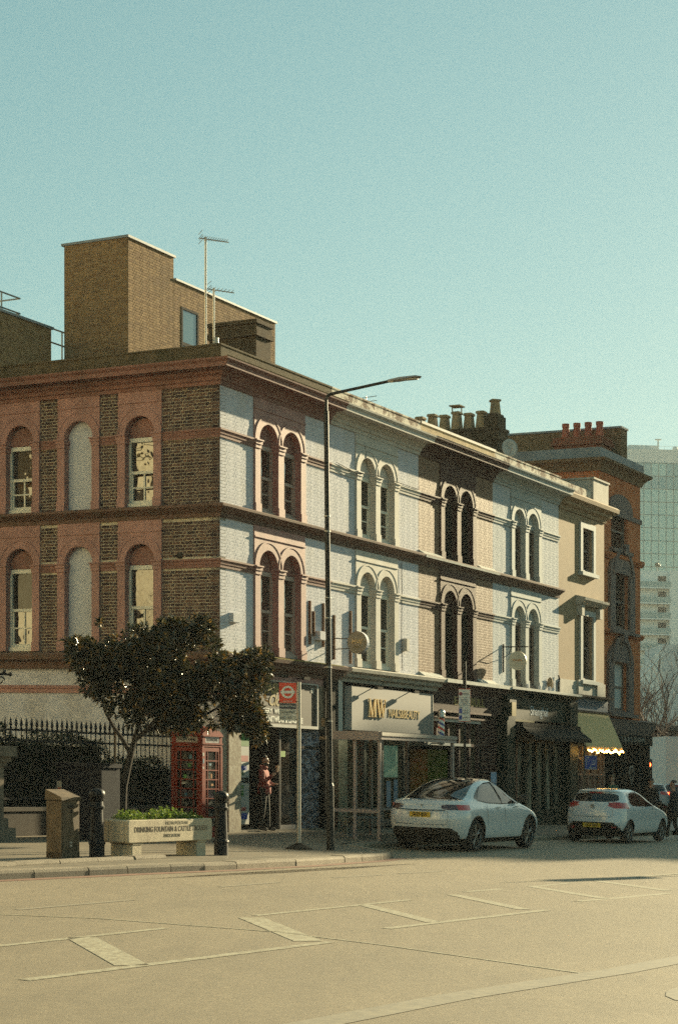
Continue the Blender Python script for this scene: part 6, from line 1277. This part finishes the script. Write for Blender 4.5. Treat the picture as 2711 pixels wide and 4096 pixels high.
for i, (lab, X, Y, z, rt, ms) in enumerate((('person in a black coat and dark trousers walking past the small white hatchback', 9.72, 52.8, -.36, 2.6, ['coat', 'trouser', 'shoew']), ('person in a green jacket standing behind the small white hatchback', 8.73, 58.0, -.26, 2.2, ['greenj', 'trouser', 'shoe']), ('person in dark clothes waiting beside the traffic light beyond the hatchback', 10.4, 60.5, -.35, 1.2, ['coat', 'coat', 'shoe']))):
    t = person('person', lab, (X, Y, z), rt, J, E, T, [M['skin']] + [M[m_] for m_ in ms], 1); hair(t, (.0, 0, 1.70), (.10, .092, .085), M['rust'] if i == 1 else M['hair']); face(t, J)
    b = MB(); b.tube([(0, 0, .70), (0, 0, .85), (0, 0, 1.1)], [.19, .18, .165], 12); b.build('coat_skirt', M[ms[0]], t, smooth=True)

# ================================================================ far end of the street
# glass tower
TWY = 420.
t = thing('glass_tower', 'tall pale glass office tower with a square grid far behind the pub', 'tower', (65.3, TWY, -30), 0)
b = MB(); b.box(0, 46, .15, 40, 0, 103); b.box(-.2, 46, -.0, 40, 103, 106.2); b.box(2.2, 9.0, 3, 12, 106.2, 107.6); b.build('core', M['palegr'], t)
gp = []; pw, ph = 1.72, 3.0
mg = [M['glasst'], glassmat('tower_glass_pale', (.42, .50, .47), .15, 0, .7), glassmat('tower_glass_deep', (.20, .33, .35), .1, 0, .7)]
msh = []
for m_ in mg: q = MB(); q.quad((0, 0, 0), (pw - .12, 0, 0), (pw - .12, 0, ph - .14), (0, 0, ph - .14)); o = q.build('glass_panel', m_, t, norm=False); msh.append(o)
rr = random.Random(5); first = [True] * 3; cnt = 0
for r in range(24):
    for c in range(12):
        z = 103 - ph * (r + 1); k_ = (2 if r < 2 else (0 if r < 9 else 1)); k_ = rr.choice((k_, k_, k_, 0)); o = msh[k_] if first[k_] else msh[k_].copy()
        if not first[k_]: COL.objects.link(o); o.parent = t
        first[k_] = False; o.location = (.06 + c * pw, -.02 + rr.uniform(-.01, .01), z + .07)
b = MB()
for c in range(12, 26):
    for r in range(24): b.box(.06 + c * pw, .06 + (c + 1) * pw - .12, -.02, .14, 103 - ph * (r + 1) + .07, 103 - ph * r - .07)
o = b.build('glass_wall', M['glasst'], t); o['kind'] = 'stuff'
b = MB()
for c in range(27): b.box(c * pw - .05, c * pw + .05, -.12, .15, 20, 103)
for r in range(25): b.box(0, 46, -.10, .149, 103 - ph * r - .06, 103 - ph * r + .06)
b.build('mullion_grid', M['mull'], t)
b = MB(); b.box(0, 46, .5, .55, 107.0, 107.05)
for c in range(24): b.box(c * 2., c * 2. + .05, .5, .55, 106.2, 107.05)
b.tube([(9.0, 3, 106), (9.0, 3, 108.9)], .2, 6); b.box(8.3, 9.7, 2.6, 3.4, 108.9, 109.1); b.tube([(14, 3, 106), (14, 3, 110)], .1, 5); b.tube([(17.5, 3, 106), (17.5, 3, 109.8)], .1, 5)
for x in (13.2, 15, 16.6): b.ball((x, 4, 107), .75, 8, 6)
b.build('roof_plant', M['palegr'], t)
# white flats with balconies
FY = 350.
t = thing('apartment_block', 'white block of flats with rows of balconies below the glass tower', 'flats', (57.5, FY, -20), 0)
b = MB(); b.box(6.2, 40, 0, 20, 0, 60.5); b.box(-2, 6.2, 1.6, 20, 0, 60.5); b.build('wall', M['apart'], t)
for r in range(9):
    z = 57.2 - r * 3.0
    b = MB(); b.box(-2, 6.4, -.1, 1.6, z - .25, z); bal = b.build('balcony', M['apart'], t); b = MB(); b.box(-2, 6.4, -.12, -.08, z + .05, z + 1.1); b.build('glass_rail', mat('balcony_glass', (.32, .40, .38), .2, bump=0) if 'balcony_glass' not in bpy.data.materials else bpy.data.materials['balcony_glass'], bal)
    for x in (-1.2, 4.2): b = MB(); b.box(x, x + 1.6, 1.55, 1.6, z, z + 2.3); b.build('window', M['dark'] if x > 0 else M['slate'], t)
    for x in (10.2, 14.5): b = MB(); b.box(x, x + 1.5, -.05, 0.0, z + .3, z + 2.4); b.build('window', M['slate'], t)
b = MB(); b.ball((4.2, 2.5, 61.8), .45, 8, 6); b.ball((4.6, 2.5, 61.6), .35, 8, 6); b.tube([(4.2, 2.5, 60.4), (4.2, 2.5, 61.7)], .08, 5); b.build('roof_shrub', M['hedge'], t)
t = thing('pale_building', 'plain pale grey building with a glazed stair rail in front of the white flats', 'building', (41.2, 250, -15), 0)
b = MB(); b.box(3.4, 25, 0, 15, 0, 34.2); b.build('wall', M['palegr'], t); b = MB(); b.prism([(-4, 25.5), (3.39, 32.8), (3.39, 33.8), (-4, 26.5)], 0, .2); b.prism([(-4, 0), (-4, 25.3), (3.39, 32.6), (3.39, 0)], .25, 3); b.build('stair_wall', M['apart'], t)
# dark low building, lorry, bare trees closing the side street
t = thing('low_brick_building', 'dark low brown building closing the side street behind the cars', 'building', (15., 112, -1.2), 0)
b = MB(); b.box(0, 40, 0, 8, 0, 5.4); b.build('wall', M['farbrown'], t); b = MB(); b.box(-.2, 40, -.2, 8.2, 5.4, 5.7); b.build('coping', M['roof'], t)
for i in range(6): b = MB(); b.box(1.2 + 4 * i, 3.6 + 4 * i, -.05, 0, .6, 3.4); b.build('window', M['glass'], t)
t = thing('lorry', 'pale box lorry at the right edge beyond the traffic light', 'lorry', (16.55, 92, -.5), 0)
b = MB(); b.box(0, 2.3, 0, 6, 1.1, 3.95); b.build('box_body', M['palegr'], t); b = MB(); b.box(.05, 2.25, 0, 5.8, .75, 1.1); b.box(.1, 2.2, 6.1, 7.8, .6, 2.8); b.build('chassis', M['blackm'], t)
for x in (.1, 1.9):
    for y in (.8, 6.8): b = MB(); b.disc((x + .15, y, .42), (1, 0, 0), .42, .28, 16); b.build('wheel', M['rubber'], t)
def baretree(label, X, Y, z, H, seed, r0):
    t = thing('bare_tree', label, 'tree', (X, Y, z), 0, 'bare winter trees at the far right' if X > 0 else 'bare street trees by the church'); rr = random.Random(seed); b = MB(); tr = MB()
    def grow(p, d, L, r, dep):
        q = p + d * L; m = p + d * L * .5 + Vector((rr.gauss(0, .04), rr.gauss(0, .04), 0)) * L
        (tr if dep == 0 else b).tube([p, m, q], [r, r * .85, r * .7], 5 if dep < 3 else 3, cap=False)
        if dep < 6:
            for _ in range(3 if dep < 4 else 2):
                a = Vector((rr.gauss(0, 1), rr.gauss(0, 1), rr.gauss(.25, .6))).normalized(); grow(q if rr.random() < .6 else m, (d * .75 + a * .62 + Vector((0, 0, .1))).normalized(), L * rr.uniform(.62, .86), r * .62, dep + 1)
    grow(Vector((0, 0, 0)), Vector((0, 0, 1)), H * .26, r0, 0); tr.build('trunk', M['bark2'], t); b.build('crown', M['bark2'], t)
for i, (X, Y, z, H) in enumerate(((17.2, 100, -1, 11), (20.0, 106, -1, 12), (24.5, 128, -2, 13), (23.2, 140, -2, 15))): baretree(['nearest bare tree behind the pale lorry', 'bare tree at the right edge above the lorry', 'bare tree rising behind the low brown building', 'tall hazy bare tree right beside the pub wall'][i], X, Y, z, H, 31 + i, .16)

# ================================================================ air
hz = MB(); hz.box(-160, 190, -60, 480, -45, 92); o = hz.build('haze', mat('air', (1, 1, 1))); o['kind'] = 'stuff'
nt_ = o.data.materials[0].node_tree; nt_.nodes.clear(); ov = nt_.nodes.new('ShaderNodeOutputMaterial'); pv = nt_.nodes.new('ShaderNodeVolumePrincipled')
pv.inputs['Color'].default_value = (.86, .92, .90, 1); pv.inputs['Density'].default_value = .00028; pv.inputs['Anisotropy'].default_value = .1; nt_.links.new(pv.outputs[0], ov.inputs[1])
# ================================================================ the other side of the street (out of frame): what shades the pavement and lights the side windows
t = thing('unseen_shade_block', 'unseen tall brick block across the street, roof shaped to shade the parked cars', 'flats', wpt(84.4, 14, 0), TH)  # unseen block; roof heights and steps shaped to put shade on the street
b = MB(btf)
for (a0, a1, p0, p1, z) in ((0, 15, 0, .25, 27.5), (0, 15, .25, 2.0, 26.0), (0, 15, 2.0, 7.6, 28.3), (0, 15, 7.6, 9.4, 27.0), (0, 15, 9.4, 14, 26.0), (15, 40, 0, 14, 29.2), (40, 66, 0, 3, 47.)): b.box(a0 + .001, a1, p0, p1, -2, z)
b.build('wall', M['redstack'], t)
t = thing('opposite_terrace', 'dull brick terrace on the far side of the street, mirrored in the shop windows', 'terrace', wpt(38, 20, 0), TH)
b = MB(btf)
for i in range(6): b.box(i * 7 + .01, i * 7 + 6.99, .0, 10, -2, 9.5 + (i % 3) * .7)
b.build('wall', M['tanbrick'], t)
for i in range(18):
    for z in (.3, 4.4, 7.8): b = MB(btf); b.box(.5 + i * 2.33, 1.7 + i * 2.33, -.03, 0, z, z + 2.2); b.build('window', M['dark'], t)
t = thing('street_sign', 'unseen panel on a tall post across the road, added to cast a slim shadow on it', 'sign', wpt(8.1, 13.9, rz(8.1)), TH + 1.4)  # unseen, of no known kind; added and sized so its shadow marks the road
b = MB(); b.tube([(0, 0, 0), (0, 0, 5.5)], .03, 8); b.build('pole', M['black'], t); b = MB(); b.box(-.27, .27, -.02, .02, 4.0, 5.05); b.build('panel', M['wlet'], t)
t = thing('stone_church', 'pale stone church across the side street, mirrored in the upper side windows', 'church', (-33., 24, 0), math.atan2(.45, .89))
b = MB(lambda a, q, z: (q, a, z)); W_ = [(x, z) for z in (2.2, 9.0, 17.0) for x in range(-18, 19, 6)]
b.plate(rect(-24, 24, -1, 24), [arch_poly(x, 1.3, z, z + 3.2, 8) for x, z in W_], -1, 0); b.box(-24, 24, 0.01, .6, 14, 14.8); b.box(-24, 24, .01, 1, 23.2, 24.2); b.build('wall', M['church'], t); b = MB(lambda a, q, z: (q, a, z)); b.box(-24, 24, -12, -1.01, -1, 23); b.build('nave', M['dark'], t)
for X_, Y_, s_ in ((-21, 30, 51), (-24, 26, 52)): baretree('bare street tree nearer the brown brick side wall, before the stone church' if s_ == 51 else 'bare street tree farther from the brick side wall, before the stone church', X_, Y_, -.1, 13, s_, .22)

# ================================================================ the hill: the whole street falls gently to the right
K = .0277
bpy.context.view_layer.update()
info = {}
for o in S.objects:
    if o.type in ('MESH', 'EMPTY'): info[o.name] = o.matrix_world.copy()
done = set(); moves = []
for o in list(S.objects):
    if o.type not in ('MESH', 'EMPTY'): continue
    mw = info[o.name]
    if o.parent is None: moves.append((o, Vector((0, 0, -K * o.location.x))))
    else:
        pm = info[o.parent.name].to_3x3(); dx = (pm @ o.location).x; moves.append((o, pm.inverted() @ Vector((0, 0, -K * dx))))
    if o.type == 'MESH' and o.data.name not in done:
        done.add(o.data.name); me = o.data; d = o.dimensions
        if max(d) < .3 or o.name == 'haze': continue
        a = mw.to_3x3(); ai = a.inverted(); zc = ai @ Vector((0, 0, 1)); row = a[0]
        n = len(me.vertices); co = [0.] * (3 * n); me.vertices.foreach_get('co', co)
        for i in range(0, 3 * n, 3):
            k_ = -K * (row[0] * co[i] + row[1] * co[i + 1] + row[2] * co[i + 2]); co[i] += zc.x * k_; co[i + 1] += zc.y * k_; co[i + 2] += zc.z * k_
        me.vertices.foreach_set('co', co); me.update()
for o, v in moves: o.location = o.location + v
